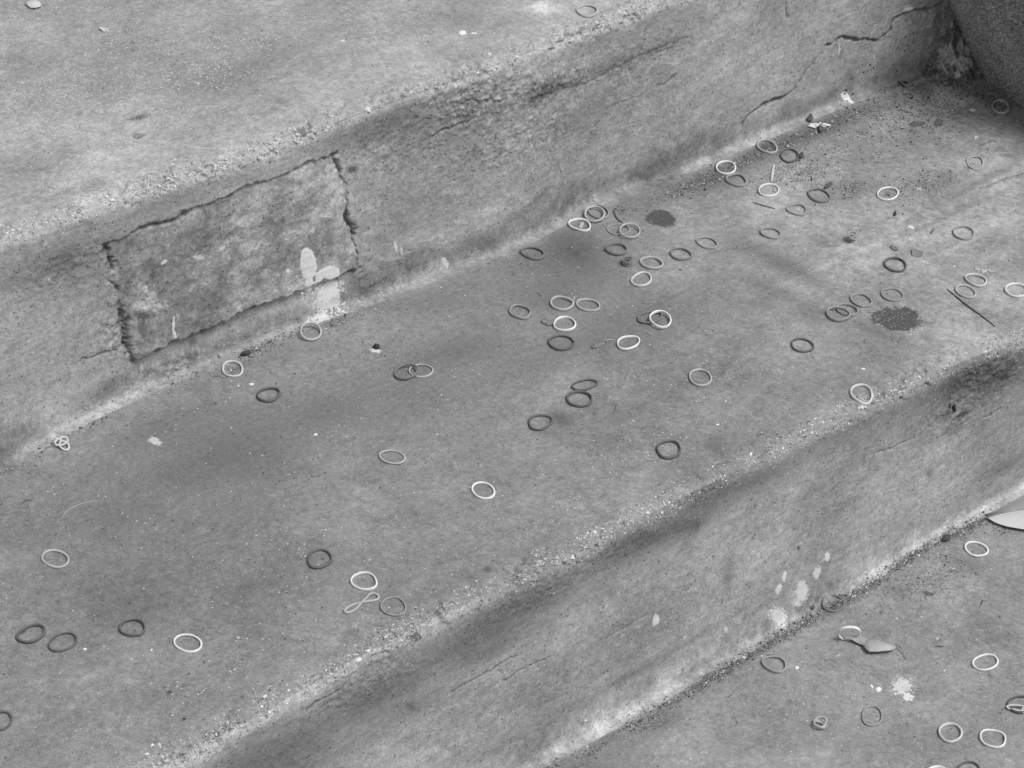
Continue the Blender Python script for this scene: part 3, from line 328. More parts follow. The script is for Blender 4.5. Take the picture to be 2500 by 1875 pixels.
CHIPS = [['stone_chip', 'U', -0.1435, 0.5947, 149.8, -95.4, -149.6, -132.7, 0.004, 0.5, 'stone chip', 'pale flat stone chip at the top left corner of the upper step'],
 ['flake', 'U', -0.1201, 0.5296, 311.6, -186.1, -187.3, -254.4, 0.0015, 0.5, 'flake', 'small pale flake below the stone chip on the upper step'],
 ['flake', 'M', 0.1753, 0.3142, 315.2, -378.3, -194.3, -67.0, 0.001, 0.4, 'flake', 'pale chip lying inside the white band at the riser foot'],
 ['crumb', 'M', -0.0538, 0.2748, 333.5, -237.9, -228.5, -306.5, 0.003, 0.04, 'crumb', 'black crumb on a pale fleck of the middle tread'],
 ['seed', 'M', 0.4345, 0.3254, 351.4, -327.6, -125.7, -170.0, 0.004, 0.1, 'seed', 'round dark seed behind the shredded paper twist'],
 ['seed', 'M', 0.4295, 0.3074, 352.6, -330.8, -148.5, -200.8, 0.004, 0.1, 'seed', 'round dark seed in front of the shredded paper twist'],
 ['seed', 'R2', 0.2816, -0.0401, 571.2, 59.9, -166.4, -316.7, 0.003, 0.03, 'seed', 'black seed stuck below the nosing at right'],
 ['flake', 'M', 0.3842, 0.0796, 219.7, -274.3, -352.1, -247.5, 0.001, 0.4, 'flake', 'pale ragged flake, left one above the pale pair of bands'],
 ['flake', 'M', 0.3871, 0.0753, 259.8, -220.8, -162.2, -444.4, 0.001, 0.45, 'flake', 'pale ragged flake, middle one above the pale pair of bands'],
 ['flake', 'M', 0.3906, 0.072, 230.2, -319.6, -525.2, -256.8, 0.001, 0.4, 'flake', 'pale ragged flake, right one above the pale pair of bands'],
 ['flake', 'M', 0.3626, 0.1251, 143.7, -190.6, -173.5, -84.9, 0.0012, 0.2, 'flake', 'grey crumbly flake right of the near black band'],
 ['flake', 'M', 0.3526, 0.1405, 157.8, -255.1, -372.3, -65.1, 0.001, 0.17, 'flake', 'small grey flake above the near black band'],
 ['flake', 'M', 0.1059, 0.2376, 990.3, -799.8, -216.2, -290.5, 0.001, 0.4, 'flake', 'tiny pale flake between the two light bands side by side'],
 ['leaf_scrap', 'M', 0.0815, 0.1791, 182.7, -63.0, 74.6, -477.6, 0.0015, 0.2, 'leaf scrap', 'torn grey leaf scrap left of a white band'],
 ['leaf_scrap', 'M', 0.0685, 0.2233, 176.5, -171.9, -219.0, -160.1, 0.003, 0.2, 'leaf scrap', 'curled grey scrap touching the left of a white band'],
 ['crumb', 'L', 0.2965, 0.0002, 250.2, -112.9, 10.7, -415.3, 0.004, 0.07, 'crumb', 'dark crumb in the grit line below the big leaf'],
 ['crumb', 'L', 0.1553, 0.0041, 248.2, -259.5, -369.2, -375.4, 0.003, 0.09, 'crumb', 'dark flat crumb left of the half buried band'],
 ['crumb', 'M', -0.136, 0.3263, 247.0, -112.4, -99.4, -489.9, 0.004, 0.06, 'crumb', 'black twisted crumb right of the pale band below the mortar patch'],
 ['crumb', 'M', 0.3741, 0.2391, 233.1, -94.7, 117.8, -557.4, 0.003, 0.1, 'crumb', 'dark crumb at the upper right of the thick dark grey band'],
 ['crumb', 'M', 0.3876, 0.2861, 431.9, -400.5, -153.2, -207.0, 0.003, 0.07, 'crumb', 'dark crumb beside the dark band in the grit'],
 ['crumb', 'M', 0.388, 0.1758, 725.2, -711.3, -196.4, -264.6, 0.002, 0.06, 'crumb', 'small black crumb below the lone white band at right']]
SPECKS = [['R1', 0.4575, 0.065, 1.2], ['R1', 0.4854, 0.0388, 3], ['R1', 0.4887, 0.0368, 2], ['R1', 0.4951, 0.0355, 3], ['R1', 0.4998, 0.0309, 3], ['R1', 0.4876, 0.0309, 3],
 ['R1', 0.4935, 0.0297, 2], ['R1', 0.4968, 0.0299, 2], ['R1', 0.5022, 0.0414, 3.5], ['R1', 0.5063, 0.0376, 2], ['R1', 0.4744, 0.0288, 3], ['R1', 0.486, 0.0251, 2],
 ['R1', 0.4692, 0.0197, 4], ['R1', 0.468, 0.0168, 3.5], ['R1', 0.4778, 0.0128, 4], ['R1', 0.4703, 0.0235, 2], ['R1', 0.4543, 0.0314, 2.5], ['R1', 0.5054, 0.0203, 3],
 ['R1', 0.5294, 0.0183, 5], ['R1', 0.5364, 0.0358, 3.5], ['R1', 0.5388, 0.04, 3], ['R1', 0.5358, 0.0497, 3], ['R1', 0.5446, 0.0498, 3], ['R1', 0.5421, 0.0331, 2],
 ['R1', 0.5429, 0.027, 2], ['R1', 0.4902, 0.0661, 2], ['R1', 0.4967, 0.075, 2], ['R1', 0.4891, 0.0755, 2], ['R1', 0.5336, 0.0492, 2], ['R1', 0.5237, 0.0256, 2.5],
 ['R1', 0.5421, 0.0352, 2.5], ['R1', 0.4179, 0.0453, 2], ['R1', 0.4097, 0.0585, 2], ['R1', 0.4448, 0.0604, 2], ['R1', 0.4462, 0.0558, 2], ['R1', 0.4053, 0.0548, 2],
 ['M', 0.4225, 0.2228, 3], ['M', 0.3935, 0.1725, 4], ['M', 0.3105, 0.1125, 2], ['M', 0.4546, 0.2109, 3], ['M', 0.4681, 0.2241, 3], ['M', 0.438, 0.1723, 2],
 ['M', 0.4533, 0.1456, 2.5], ['M', 0.5026, 0.1738, 3], ['M', 0.4327, 0.2431, 2.5], ['M', 0.4154, 0.2519, 2], ['M', 0.4714, 0.2632, 3], ['M', 0.3463, 0.225, 3],
 ['M', 0.3248, 0.2069, 2.5], ['M', 0.5297, 0.3002, 5], ['M', 0.5217, 0.2975, 4], ['M', 0.5425, 0.2916, 4], ['M', 0.5439, 0.2871, 3], ['M', 0.509, 0.2966, 5],
 ['M', 0.5093, 0.293, 4], ['M', 0.5328, 0.3048, 5], ['M', 0.5338, 0.2672, 3], ['M', 0.4893, 0.3215, 3], ['M', 0.4974, 0.3198, 4], ['M', 0.4814, 0.2933, 3],
 ['M', 0.4375, 0.2924, 3], ['M', 0.4584, 0.2646, 3], ['M', 0.4689, 0.2568, 3], ['M', 0.4648, 0.2516, 3], ['M', 0.2562, 0.2743, 3], ['M', 0.2462, 0.2668, 2],
 ['M', 0.3767, 0.2162, 3], ['M', 0.383, 0.2108, 3], ['M', 0.3891, 0.2124, 2], ['M', 0.4044, 0.1667, 2], ['M', 0.1966, 0.2183, 3], ['M', 0.2309, 0.2706, 2],
 ['M', 0.2425, 0.1477, 3], ['M', 0.0468, 0.2044, 2], ['M', -0.0544, 0.2629, 3], ['M', -0.1343, 0.2962, 3], ['M', -0.121, 0.2837, 3], ['M', -0.08, 0.2846, 2],
 ['M', -0.0758, 0.2801, 2], ['M', -0.0197, 0.2383, 2], ['M', -0.3803, 0.0236, 3], ['L', 0.2463, -0.0195, 4], ['L', 0.2335, -0.0195, 4], ['L', 0.2403, -0.0022, 3],
 ['L', 0.2162, -0.0071, 3], ['L', 0.219, -0.0105, 2], ['L', 0.1844, -0.026, 3], ['L', 0.2638, -0.0891, 3], ['L', 0.2033, -0.1005, 2], ['L', 0.1935, -0.1371, 2.5],
 ['L', 0.0592, -0.042, 2], ['L', 0.0432, -0.0311, 2.5], ['L', 0.2794, 0.0307, 4], ['L', 0.2867, 0.0303, 4], ['L', 0.327, -0.0126, 4], ['L', 0.2917, 0.0088, 4],
 ['L', -0.003, -0.0087, 3], ['L', 0.0051, -0.0176, 3]]
LEAF_A = {'L': [[[0.15, -0.0325, -0.173], [0.1552, -0.0382, -0.173], [0.1602, -0.0431, -0.173], [0.163, -0.0503, -0.173]],
       [[0.1498, -0.039, -0.174], [0.1529, -0.042, -0.174], [0.1545, -0.0465, -0.174], [0.1558, -0.0521, -0.174]]],
 'R': [[[0.155, -0.0529, -0.173], [0.1621, -0.0508, -0.173], [0.1668, -0.0538, -0.173], [0.17, -0.0602, -0.173], [0.1727, -0.0674, -0.173], [0.1729, -0.0698, -0.173]],
       [[0.1553, -0.0523, -0.174], [0.1539, -0.0563, -0.174], [0.1533, -0.0604, -0.174], [0.1579, -0.0644, -0.174], [0.1672, -0.0692, -0.174],
        [0.1735, -0.0694, -0.174]]],
 'S': [[[0.1748, -0.066, -0.1755], [0.1766, -0.0685, -0.1755], [0.1767, -0.072, -0.1755], [0.175, -0.0758, -0.1755], [0.1718, -0.0813, -0.1755]]]}
LEAF_B = {'low': [[0.3392, -0.0029, -0.174], [0.3397, -0.0109, -0.174], [0.3436, -0.0196, -0.174], [0.3519, -0.0302, -0.174], [0.3704, -0.0479, -0.174],
         [0.4291, -0.0638, -0.174]],
 'rib': [[0.3404, -0.0018, -0.1745], [0.3525, -0.0076, -0.1745], [0.369, -0.0142, -0.1745], [0.3878, -0.0231, -0.1745], [0.4104, -0.0375, -0.1745],
         [0.4312, -0.0621, -0.1745]],
 'top': [[0.3302, -0.006, -0.1642], [0.3485, -0.006, -0.1686], [0.3601, -0.006, -0.168], [0.3696, -0.006, -0.1663], [0.3789, -0.006, -0.1683], [0.4069, -0.006, -0.178],
         [0.4495, -0.006, -0.1968], [0.5099, -0.006, -0.2453]]}
PROPPED = [0.1519, -0.0402, -0.1688]
PLANTER = [0.78, 0.225, 0.1846]
LUMP = [0.5836, 0.3041, 0.004, 0.016, 0.024, 0.03, 0.3]
CORNER = [[0.597, 0.3299], [0.6269, 0.3443], [0.5894, 0.2998], [0.6258, 0.3636], [0.4328, 0.3125], [0.0669, -0.2408]]

rng = np.random.default_rng(11)
random.seed(4)

# ------------------------------------------------------------------ noise tiles (1 mm grid, 2.048 m period)
NT = 2048
_fy = np.fft.fftfreq(NT)[:, None]; _fx = np.fft.rfftfreq(NT)[None, :]
def tile(lo, hi, slope=1.0, stretch=1.0, seed=0):
    """band-limited random field; lo / hi wavelength in mm, stretch > 1 draws it out along u"""
    g = np.random.default_rng(seed).standard_normal((NT, NT)).astype(np.float32)
    F = np.fft.rfft2(g)
    k = np.sqrt((_fx*stretch)**2 + _fy**2) + 1e-9
    a = k**(-slope)*np.exp(-(k*lo)**2*0.5)*(1-np.exp(-(k*hi)**2))
    t = np.fft.irfft2(F*a, s=(NT, NT)); t -= t.mean(); t /= t.std()
    return t.astype(np.float32)
T_LO = tile(12, 400, 1.6, 1.0, 1)
T_CLOUD = tile(3, 160, 1.5, 1.25, 2)
T_MID = tile(2.0, 22, 1.0, 1.0, 3)
T_HI = tile(0.6, 5, 0.4, 1.0, 4)
T_STR = tile(0.7, 14, 0.7, 14.0, 5)
T_CHIP = tile(3.0, 40, 1.2, 1.0, 6)
T_EDGE = tile(4.0, 70, 1.3, 1.0, 7)
T_GRIT = tile(0.5, 2.6, 0.0, 1.0, 8)
def samp(t, u, v):
    x = u*1000.0 + 733.0; y = v*1000.0 + 411.0
    i = np.floor(x); j = np.floor(y); fx = (x-i).astype(np.float32); fy = (y-j).astype(np.float32)
    i = i.astype(np.int64) % NT; j = j.astype(np.int64) % NT; i1 = (i+1) % NT; j1 = (j+1) % NT
    return (t[j, i]*(1-fx)+t[j, i1]*fx)*(1-fy) + (t[j1, i]*(1-fx)+t[j1, i1]*fx)*fy
def sstep(a, b, x):
    t = np.clip((x-a)/(b-a), 0, 1); return t*t*(3-2*t)

# ------------------------------------------------------------------ node helpers
def new_mat(name):
    m = bpy.data.materials.new(name); m.use_nodes = True
    nt = m.node_tree
    return m, nt, nt.nodes['Principled BSDF']
def N(nt, kind, **kw):
    n = nt.nodes.new(kind)
    for k, v in kw.items():
        if k.startswith('i_'):
            n.inputs[k[2:].replace('_', ' ')].default_value = v
        else: setattr(n, k, v)
    return n
def math_n(nt, op, a, b=None, c=None, clamp=False):
    n = nt.nodes.new('ShaderNodeMath'); n.operation = op; n.use_clamp = clamp
    for k, x in enumerate((a, b, c)):
        if x is None: continue
        if isinstance(x, (int, float)): n.inputs[k].default_value = x
        else: nt.links.new(x, n.inputs[k])
    return n.outputs[0]
def smooth_n(nt, val, a, b):
    n = nt.nodes.new('ShaderNodeMapRange'); n.interpolation_type = 'SMOOTHSTEP'
    n.inputs['From Min'].default_value = a; n.inputs['From Max'].default_value = b
    nt.links.new(val, n.inputs['Value']); return n.outputs['Result']
def mixv(nt, f, a, b):
    n = nt.nodes.new('ShaderNodeMix'); n.data_type = 'FLOAT'
    for s, x in ((0, f), (2, a), (3, b)):
        if isinstance(x, (int, float)): n.inputs[s].default_value = x
        else: nt.links.new(x, n.inputs[s])
    return n.outputs[0]
def grey(nt, val, bsdf):
    c = nt.nodes.new('ShaderNodeCombineColor')
    for k in range(3): nt.links.new(val, c.inputs[k])
    nt.links.new(c.outputs[0], bsdf.inputs['Base Color'])

def concrete_material():
    m, nt, b = new_mat('weathered_concrete'); L = nt.links
    co = N(nt, 'ShaderNodeTexCoord').outputs['Object']
    def attr(nm):
        a = N(nt, 'ShaderNodeAttribute', attribute_name=nm); s = N(nt, 'ShaderNodeSeparateColor')
        L.new(a.outputs['Color'], s.inputs[0]); return s.outputs
    tone, grain, dirt = attr('surface'); pf, pc, ps = attr('paint'); df, dc, ds = attr('stain')
    def noise(scale, detail, rough):
        n = N(nt, 'ShaderNodeTexNoise', i_Scale=scale, i_Detail=detail, i_Roughness=rough); L.new(co, n.inputs['Vector']); return n.outputs['Fac']
    n1 = noise(1000, 2, 0.8); n2 = noise(230, 3, 0.65); n3 = noise(420, 3, 0.8)
    k = math_n(nt, 'ADD', math_n(nt, 'MULTIPLY_ADD', n1, 1.4, 0.30), math_n(nt, 'MULTIPLY_ADD', n2, 0.7, -0.35))
    v = math_n(nt, 'MULTIPLY', tone, k)
    def vor(scale):
        n = N(nt, 'ShaderNodeTexVoronoi', i_Scale=scale); L.new(co, n.inputs['Vector'])
        s = N(nt, 'ShaderNodeSeparateColor'); L.new(n.outputs['Color'], s.inputs[0]); return n.outputs['Distance'], s.outputs
    # dark pores and dirt specks
    d1, c1 = vor(520)
    has = math_n(nt, 'LESS_THAN', c1[0], dirt); near = smooth_n(nt, math_n(nt, 'SUBTRACT', d1, math_n(nt, 'MULTIPLY', c1[2], 0.38)), 0.16, 0.02)
    pore = math_n(nt, 'MULTIPLY', has, near)
    v = math_n(nt, 'MULTIPLY', v, math_n(nt, 'MULTIPLY_ADD', pore, -0.55, 1.0))
    # trodden dark patches
    e = math_n(nt, 'MULTIPLY_ADD', math_n(nt, 'SUBTRACT', n3, 0.5), math_n(nt, 'MULTIPLY', dc, 2.2), df)
    mk = math_n(nt, 'MULTIPLY', smooth_n(nt, e, -0.02, 0.16), ds)
    v = mixv(nt, mk, v, math_n(nt, 'MULTIPLY', k, 0.072))
    # pale sand grains in the worn skin
    d2, c2 = vor(900)
    has = math_n(nt, 'LESS_THAN', c2[0], math_n(nt, 'MULTIPLY', grain, 0.32)); near = smooth_n(nt, math_n(nt, 'SUBTRACT', d2, math_n(nt, 'MULTIPLY', c2[2], 0.42)), 0.22, 0.06)
    gr = math_n(nt, 'MULTIPLY', has, near)
    v = mixv(nt, gr, v, math_n(nt, 'MULTIPLY_ADD', c2[1], 0.4, 0.3))
    # white paint and lime splashes
    e = math_n(nt, 'MULTIPLY_ADD', math_n(nt, 'SUBTRACT', n3, 0.5), math_n(nt, 'MULTIPLY', pc, 4.5), pf)
    mk = math_n(nt, 'MULTIPLY', smooth_n(nt, e, 0.0, 0.12), ps)
    v = mixv(nt, mk, v, math_n(nt, 'MULTIPLY_ADD', n2, 0.12, 0.68))
    grey(nt, v, b)
    h = math_n(nt, 'SUBTRACT', n1, math_n(nt, 'MULTIPLY', pore, 0.7))
    bp = N(nt, 'ShaderNodeBump', i_Strength=0.7, i_Distance=0.0005); L.new(h, bp.inputs['Height']); L.new(bp.outputs[0], b.inputs['Normal'])
    b.inputs['Roughness'].default_value = 0.88; b.inputs['Specular IOR Level'].default_value = 0.25
    return m
M_CON = concrete_material()

def simple_material(name, tone, rough=0.7, var=0.25, scale=300.0, spec=0.3, use_attr=False, bump=0.3, mottle=0.0):
    m, nt, b = new_mat(name); L = nt.links
    co = N(nt, 'ShaderNodeTexCoord').outputs['Object']
    n = N(nt, 'ShaderNodeTexNoise', i_Scale=scale, i_Detail=4.0, i_Roughness=0.65); L.new(co, n.inputs['Vector'])
    k = math_n(nt, 'MULTIPLY_ADD', n.outputs['Fac'], 2*var, 1.0-var)
    if mottle:
        n2 = N(nt, 'ShaderNodeTexNoise', i_Scale=scale*0.12, i_Detail=5.0); L.new(co, n2.inputs['Vector'])
        k = math_n(nt, 'MULTIPLY', k, math_n(nt, 'MULTIPLY_ADD', n2.outputs['Fac'], 2*mottle, 1.0-mottle))
    if use_attr:
        a = N(nt, 'ShaderNodeAttribute', attribute_name='tone'); k = math_n(nt, 'MULTIPLY', k, a.outputs['Fac'])
    else: k = math_n(nt, 'MULTIPLY', k, tone)
    grey(nt, k, b)
    if bump:
        bp = N(nt, 'ShaderNodeBump', i_Strength=bump, i_Distance=0.0003); L.new(n.outputs['Fac'], bp.inputs['Height']); L.new(bp.outputs[0], b.inputs['Normal'])
    b.inputs['Roughness'].default_value = rough; b.inputs['Specular IOR Level'].default_value = spec
    return m

# ------------------------------------------------------------------ object helpers
def tag(o, label=None, cat=None, group=None, kind=None):
    if label: o['label'] = label
    if cat: o['category'] = cat
    if group: o['group'] = group
    if kind: o['kind'] = kind
    return o
def empty(name, loc=(0, 0, 0)):
    o = bpy.data.objects.new(name, None); col.objects.link(o); o.location = loc; o.empty_display_size = 0.02; return o
def mesh_obj(name, V, F, mat, parent=None, smooth=True, loc=None):
    me = bpy.data.meshes.new(name)
    V = np.asarray(V, dtype=np.float32); F = np.asarray(F, dtype=np.int32)
    k = F.shape[1]
    me.vertices.add(len(V)); me.vertices.foreach_set('co', V.ravel())
    me.loops.add(F.size); me.loops.foreach_set('vertex_index', F.ravel())
    me.polygons.add(len(F)); me.polygons.foreach_set('loop_start', np.arange(0, F.size, k, dtype=np.int32))
    me.update(calc_edges=True)
    me.polygons.foreach_set('use_smooth', np.full(len(F), smooth, dtype=bool))
    me.materials.append(mat)
    o = bpy.data.objects.new(name, me); col.objects.link(o)
    if loc is not None: o.location = loc
    if parent is not None: o.parent = parent
    return o
def set_color(o, name, A):
    a = o.data.attributes.new(name, 'FLOAT_COLOR', 'POINT')
    B = np.ones((len(A), 4), dtype=np.float32); B[:, :3] = A; a.data.foreach_set('color', B.ravel())
def set_float(o, name, A):
    a = o.data.attributes.new(name, 'FLOAT', 'POINT'); a.data.foreach_set('value', np.asarray(A, dtype=np.float32))

# ------------------------------------------------------------------ the concrete stairs
RN = 0.012                      # nosing radius
CH, CR = 0.020, 0.009           # mortar fillet at the riser foot: height, run
DU = 0.0009
rows = []                       # (zone, part, y, z, w)
def growth(a, b, step, g=1.3):
    out = [a]; s = step; sg = 1 if b > a else -1
    while (out[-1]-b)*sg < 0: out.append(out[-1]+sg*s); s *= g
    out[-1] = b; return out
def step_rows(tz, riser, lower, y0, z0, y_back):
    """tread from y_back forward to the nosing at y0, then the riser down to z0 - H"""
    for y in y_back: rows.append((tz, 'tread', y, z0, y))
    n = 22
    for i in range(1, n+1):
        a = math.pi/2*i/n
        y = y0 + RN - RN*math.sin(a); z = z0 - RN + RN*math.cos(a)
        if a <= math.pi/4: rows.append((tz, 'tread', y, z, y))
        else: rows.append((riser, 'riser', y, z, z))
    nz = int((H-RN-CH)/0.00095)
    for i in range(1, nz+1):
        z = z0-RN-(H-RN-CH)*i/nz; rows.append((riser, 'riser', y0, z, z))
    n = 28
    for i in range(1, n+1):
        t = i/n
        y = y0 - CR*(1-math.sqrt(max(0.0, 1-t*t))); z = z0-H + CH*(1-math.sqrt(max(0.0, 1-(1-t)**2)))
        rows.append((riser, 'mortar_fillet', y, z, z))
OFFS = {'N1': ((-0.32, 0.005), (-0.234, 0.003), (-0.148, 0.0), (-0.06, -0.004), (0.015, -0.003), (0.075, -0.007), (0.134, -0.004), (0.2, -0.005)),
        'B1': ((-0.40, -0.002), (-0.35, -0.002), (-0.283, 0.012), (-0.218, 0.017), (-0.121, 0.018), (0.0, 0.012), (0.115, 0.005), (0.17, 0.013), (0.226, 0.020), (0.283, 0.011), (0.363, 0.013), (0.497, 0.0135), (0.56, 0.008)),
        'N2': ((-0.45, -0.005), (-0.406, -0.004), (-0.336, -0.002), (-0.26, 0.006), (-0.19, 0.006), (-0.11, 0.002), (-0.023, 0.005), (0.087, 0.003), (0.17, 0.003), (0.28, 0.002), (0.344, -0.006)),
        'B2': ((-0.108, 0.002), (0.023, 0.0025), (0.098, 0.005), (0.186, 0.0055), (0.292, 0.0127), (0.348, 0.012))}
def offs(k, u):
    P = np.array(OFFS[k]); f = lambda x: np.interp(x, P[:, 0], P[:, 1])
    return (f(u-0.03)+f(u-0.015)+f(u)+f(u+0.015)+f(u+0.03))/5
def warp(zone, u, y, z):
    """the steps were cast by eye: y shift of the nosings and riser feet along the flight"""
    if zone == 'U': return offs('N1', u)*np.clip(1-(y-D)/0.3, 0, 1)
    if zone == 'R1': k = np.clip(z/H, 0, 1); return offs('N1', u)*k+offs('B1', u)*(1-k)
    if zone == 'M': k = np.clip(y/D, 0, 1); return offs('B1', u)*k+offs('N2', u)*(1-k)
    if zone == 'R2': k = np.clip((z+H)/H, 0, 1); return offs('N2', u)*k+offs('B2', u)*(1-k)
    return offs('B2', u)*np.clip(1+y/0.3, 0, 1)
def foot(zone, u):
    return (D-CR+offs('B1', u)) if zone == 'M' else (-CR+offs('B2', u))
far = growth(0.66, 6.0, 0.002)[::-1]
step_rows('U', 'R1', 'M', D, H, far[:-1]+list(np.arange(0.66, D+RN, -0.00118)))
step_rows('M', 'R2', 'L', 0.0, 0.0, list(np.arange(D-CR-0.0011, RN, -0.00118)))
for y in list(np.arange(-CR-0.0011, -0.24, -0.00118))+growth(-0.24, -6.0, 0.002)[1:]: rows.append(('L', 'tread', y, -H, y))
RZ = np.array([r[0] for r in rows]); RP = np.array([r[1] for r in rows])
PY = np.array([r[2] for r in rows]); PZ = np.array([r[3] for r in rows]); PW = np.array([r[4] for r in rows])
seg = np.hypot(np.diff(PY), np.diff(PZ)); PV = np.concatenate([[0], np.cumsum(seg)])
ty = np.gradient(PY, PV); tz_ = np.gradient(PZ, PV); tl = np.hypot(ty, tz_)
NY = tz_/tl; NZ = -ty/tl                                    # outward normal of the profile
PV = PV - PV[np.argmax(RZ == 'M')]
def nosing_v(zone):                                          # arclength at the middle of a nosing
    i = np.argmax((RZ == zone) & (RP == 'riser')); return PV[i]
NV = {'U': nosing_v('R1'), 'R1': nosing_v('R1'), 'M': nosing_v('R2'), 'R2': nosing_v('R2')}
BASE = {'U': 0.325, 'R1': 0.375, 'M': 0.215, 'R2': 0.32, 'L': 0.24}

def seg_dist(u, w, pts):
    d = np.full(u.shape, 1e3)
    for (ax, ay), (bx, by) in zip(pts[:-1], pts[1:]):
        ex, ey = bx-ax, by-ay; l2 = ex*ex+ey*ey+1e-12
        t = np.clip(((u-ax)*ex+(w-ay)*ey)/l2, 0, 1)
        d = np.minimum(d, np.hypot(u-ax-t*ex, w-ay-t*ey))
    return d
def inside_poly(u, w, P):
    r = np.zeros(u.shape, bool); n = len(P)
    for i in range(n):
        (x1, y1), (x2, y2) = P[i], P[(i+1) % n]
        if y1 == y2: continue
        c = ((y1 > w) != (y2 > w)) & (u < (x2-x1)*(w-y1)/(y2-y1)+x1); r ^= c
    return r
def edge_sd(u, w, a, b):
    """signed distance to the line a -> b (positive on its right hand side looking from a to b, w up)"""
    ex, ey = b[0]-a[0], b[1]-a[1]; l = math.hypot(ex, ey)
    return ((u-a[0])*ey-(w-a[1])*ex)/l

def fields(zone, u, w, v):
    n_lo = samp(T_LO, u, v); n_cl = samp(T_CLOUD, u, v); n_mid = samp(T_MID, u, v); n_hi = samp(T_HI, u, v)
    n_st = samp(T_STR, u, v); n_ch = samp(T_CHIP, u, v)
    riser = zone[0] == 'R'
    lt = np.full(u.shape, math.log(BASE[zone]), dtype=np.float64)
    lt += 0.06*n_lo + 0.075*n_cl + 0.07*n_mid + 0.085*n_hi + (0.03 if riser else 0.008)*n_st
    n_gt = samp(T_GRIT, u, v)
    lt += 0.075*n_gt - (0.22 if riser else 0.12)*np.clip(n_gt*(0.8+0.5*n_cl)-0.9, 0, 2)
    if zone in 'ML':                                          # mortar of the fillet smeared out over the tread
        k = sstep(0.011, -0.004, foot(zone, u)-w+0.0035*n_lo+0.0030*n_cl+0.0012*n_mid); lt = lt+k*(math.log(0.27/BASE[zone])+0.10*n_ch+0.08*n_cl-0.10*np.clip(n_gt, 0, 2))
    elif riser:
        k = sstep(0.034, 0.006, w+(H if zone == 'R2' else 0.0)+0.005*n_lo+0.004*n_cl); lt = lt+k*(math.log((0.285 if zone == 'R1' else 0.34)/BASE[zone])+0.10*n_ch+0.08*n_cl-0.10*np.clip(n_gt, 0, 2))
    grain = np.full(u.shape, 0.03); dirt = np.full(u.shape, 0.085 if riser else 0.022); rough = np.zeros(u.shape)
    mod = np.clip(1.0+0.28*n_cl+0.18*n_mid+0.15*n_hi+(0.35 if riser else 0.1)*n_gt, 0.25, 1.9)
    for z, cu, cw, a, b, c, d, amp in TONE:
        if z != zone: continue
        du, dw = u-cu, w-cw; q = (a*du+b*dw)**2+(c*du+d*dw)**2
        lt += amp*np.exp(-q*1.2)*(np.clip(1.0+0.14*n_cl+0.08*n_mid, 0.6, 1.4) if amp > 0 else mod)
    for z, cu, cw, a, b, c, d, amp in ROUGH:
        if z == zone:
            du, dw = u-cu, w-cw; rough = np.maximum(rough, amp*np.exp(-1.3*((a*du+b*dw)**2+(c*du+d*dw)**2)))
    for z, cu, cw, a, b, c, d, amp in GRAIN:
        if z == zone:
            du, dw = u-cu, w-cw; grain = np.maximum(grain, amp*np.exp(-1.3*((a*du+b*dw)**2+(c*du+d*dw)**2)))
    for z, cu, cw, a, b, c, d, amp in GRIT:
        if z == zone:
            du, dw = u-cu, w-cw; g = np.exp(-1.3*((a*du+b*dw)**2+(c*du+d*dw)**2)); dirt = np.maximum(dirt, 0.35*min(amp, 1.6)*g); lt -= 0.08*amp*g*np.clip(0.6+n_mid, 0, 2)
    dirt = dirt + 0.28*rough
    if riser: disp = 0.0006*n_lo+0.00007*n_mid+0.00003*n_st+0.00006*n_hi+0.00004*n_gt
    else: disp = 0.00035*n_lo+0.00008*n_mid+0.00005*n_hi+0.00002*n_st
    disp = disp + rough*(0.00034*n_mid+0.00016*n_hi+0.00034*n_ch)
    lt += rough*(0.12*n_mid+0.06*n_hi-0.22*np.clip(n_gt-0.3, 0, 2)-0.20*np.clip(n_ch-0.2, 0, 2))
    if zone in NV:                                           # worn, chipped nosing with bared sand
        a = v-NV[zone]-0.0015*n_lo
        e = np.exp(-(np.where(a < 0, a/0.013, a/0.007))**2)
        gm = e*np.clip(0.75+0.55*n_ch+0.25*n_lo, 0, 1.6)
        grain = np.maximum(grain, 0.85*gm); dirt = np.maximum(dirt, 0.3*gm)
        n_ed = samp(T_EDGE, u, v)
        disp = disp - e*(0.0016*sstep(0.5, 1.8, n_ch)+0.0042*sstep(0.9, 2.1, n_ed)+0.0009*np.clip(n_lo, 0, 2)) + gm*(0.00009*n_hi+0.00010*n_mid)
        lt += 0.04*gm + 0.10*gm*n_hi
    for z, hw, dp, pts in CRACK:
        if z != zone: continue
        P = np.array(pts); hw = max(hw, 0.0008)
        bb = (u > P[:, 0].min()-0.01) & (u < P[:, 0].max()+0.01) & (w > P[:, 1].min()-0.01) & (w < P[:, 1].max()+0.01)
        if not bb.any(): continue
        d = seg_dist(u[bb]+0.0006*n_mid[bb], w[bb]+0.0008*n_ch[bb], pts)
        k = np.exp(-(d/(hw*(1.0+0.35*n_cl[bb].clip(-0.3, 2))))**2); disp[bb] -= dp*k; lt[bb] -= (0.85 if dp > 0.003 else min(0.5, 0.3+dp*200))*np.exp(-(d/(hw*(1.6 if dp > 0.003 else 1.1)))**2)*np.clip(1+0.35*n_cl[bb], 0.6 if dp > 0.003 else 0.2, 1.5)
    label = np.zeros(u.shape, np.int8)
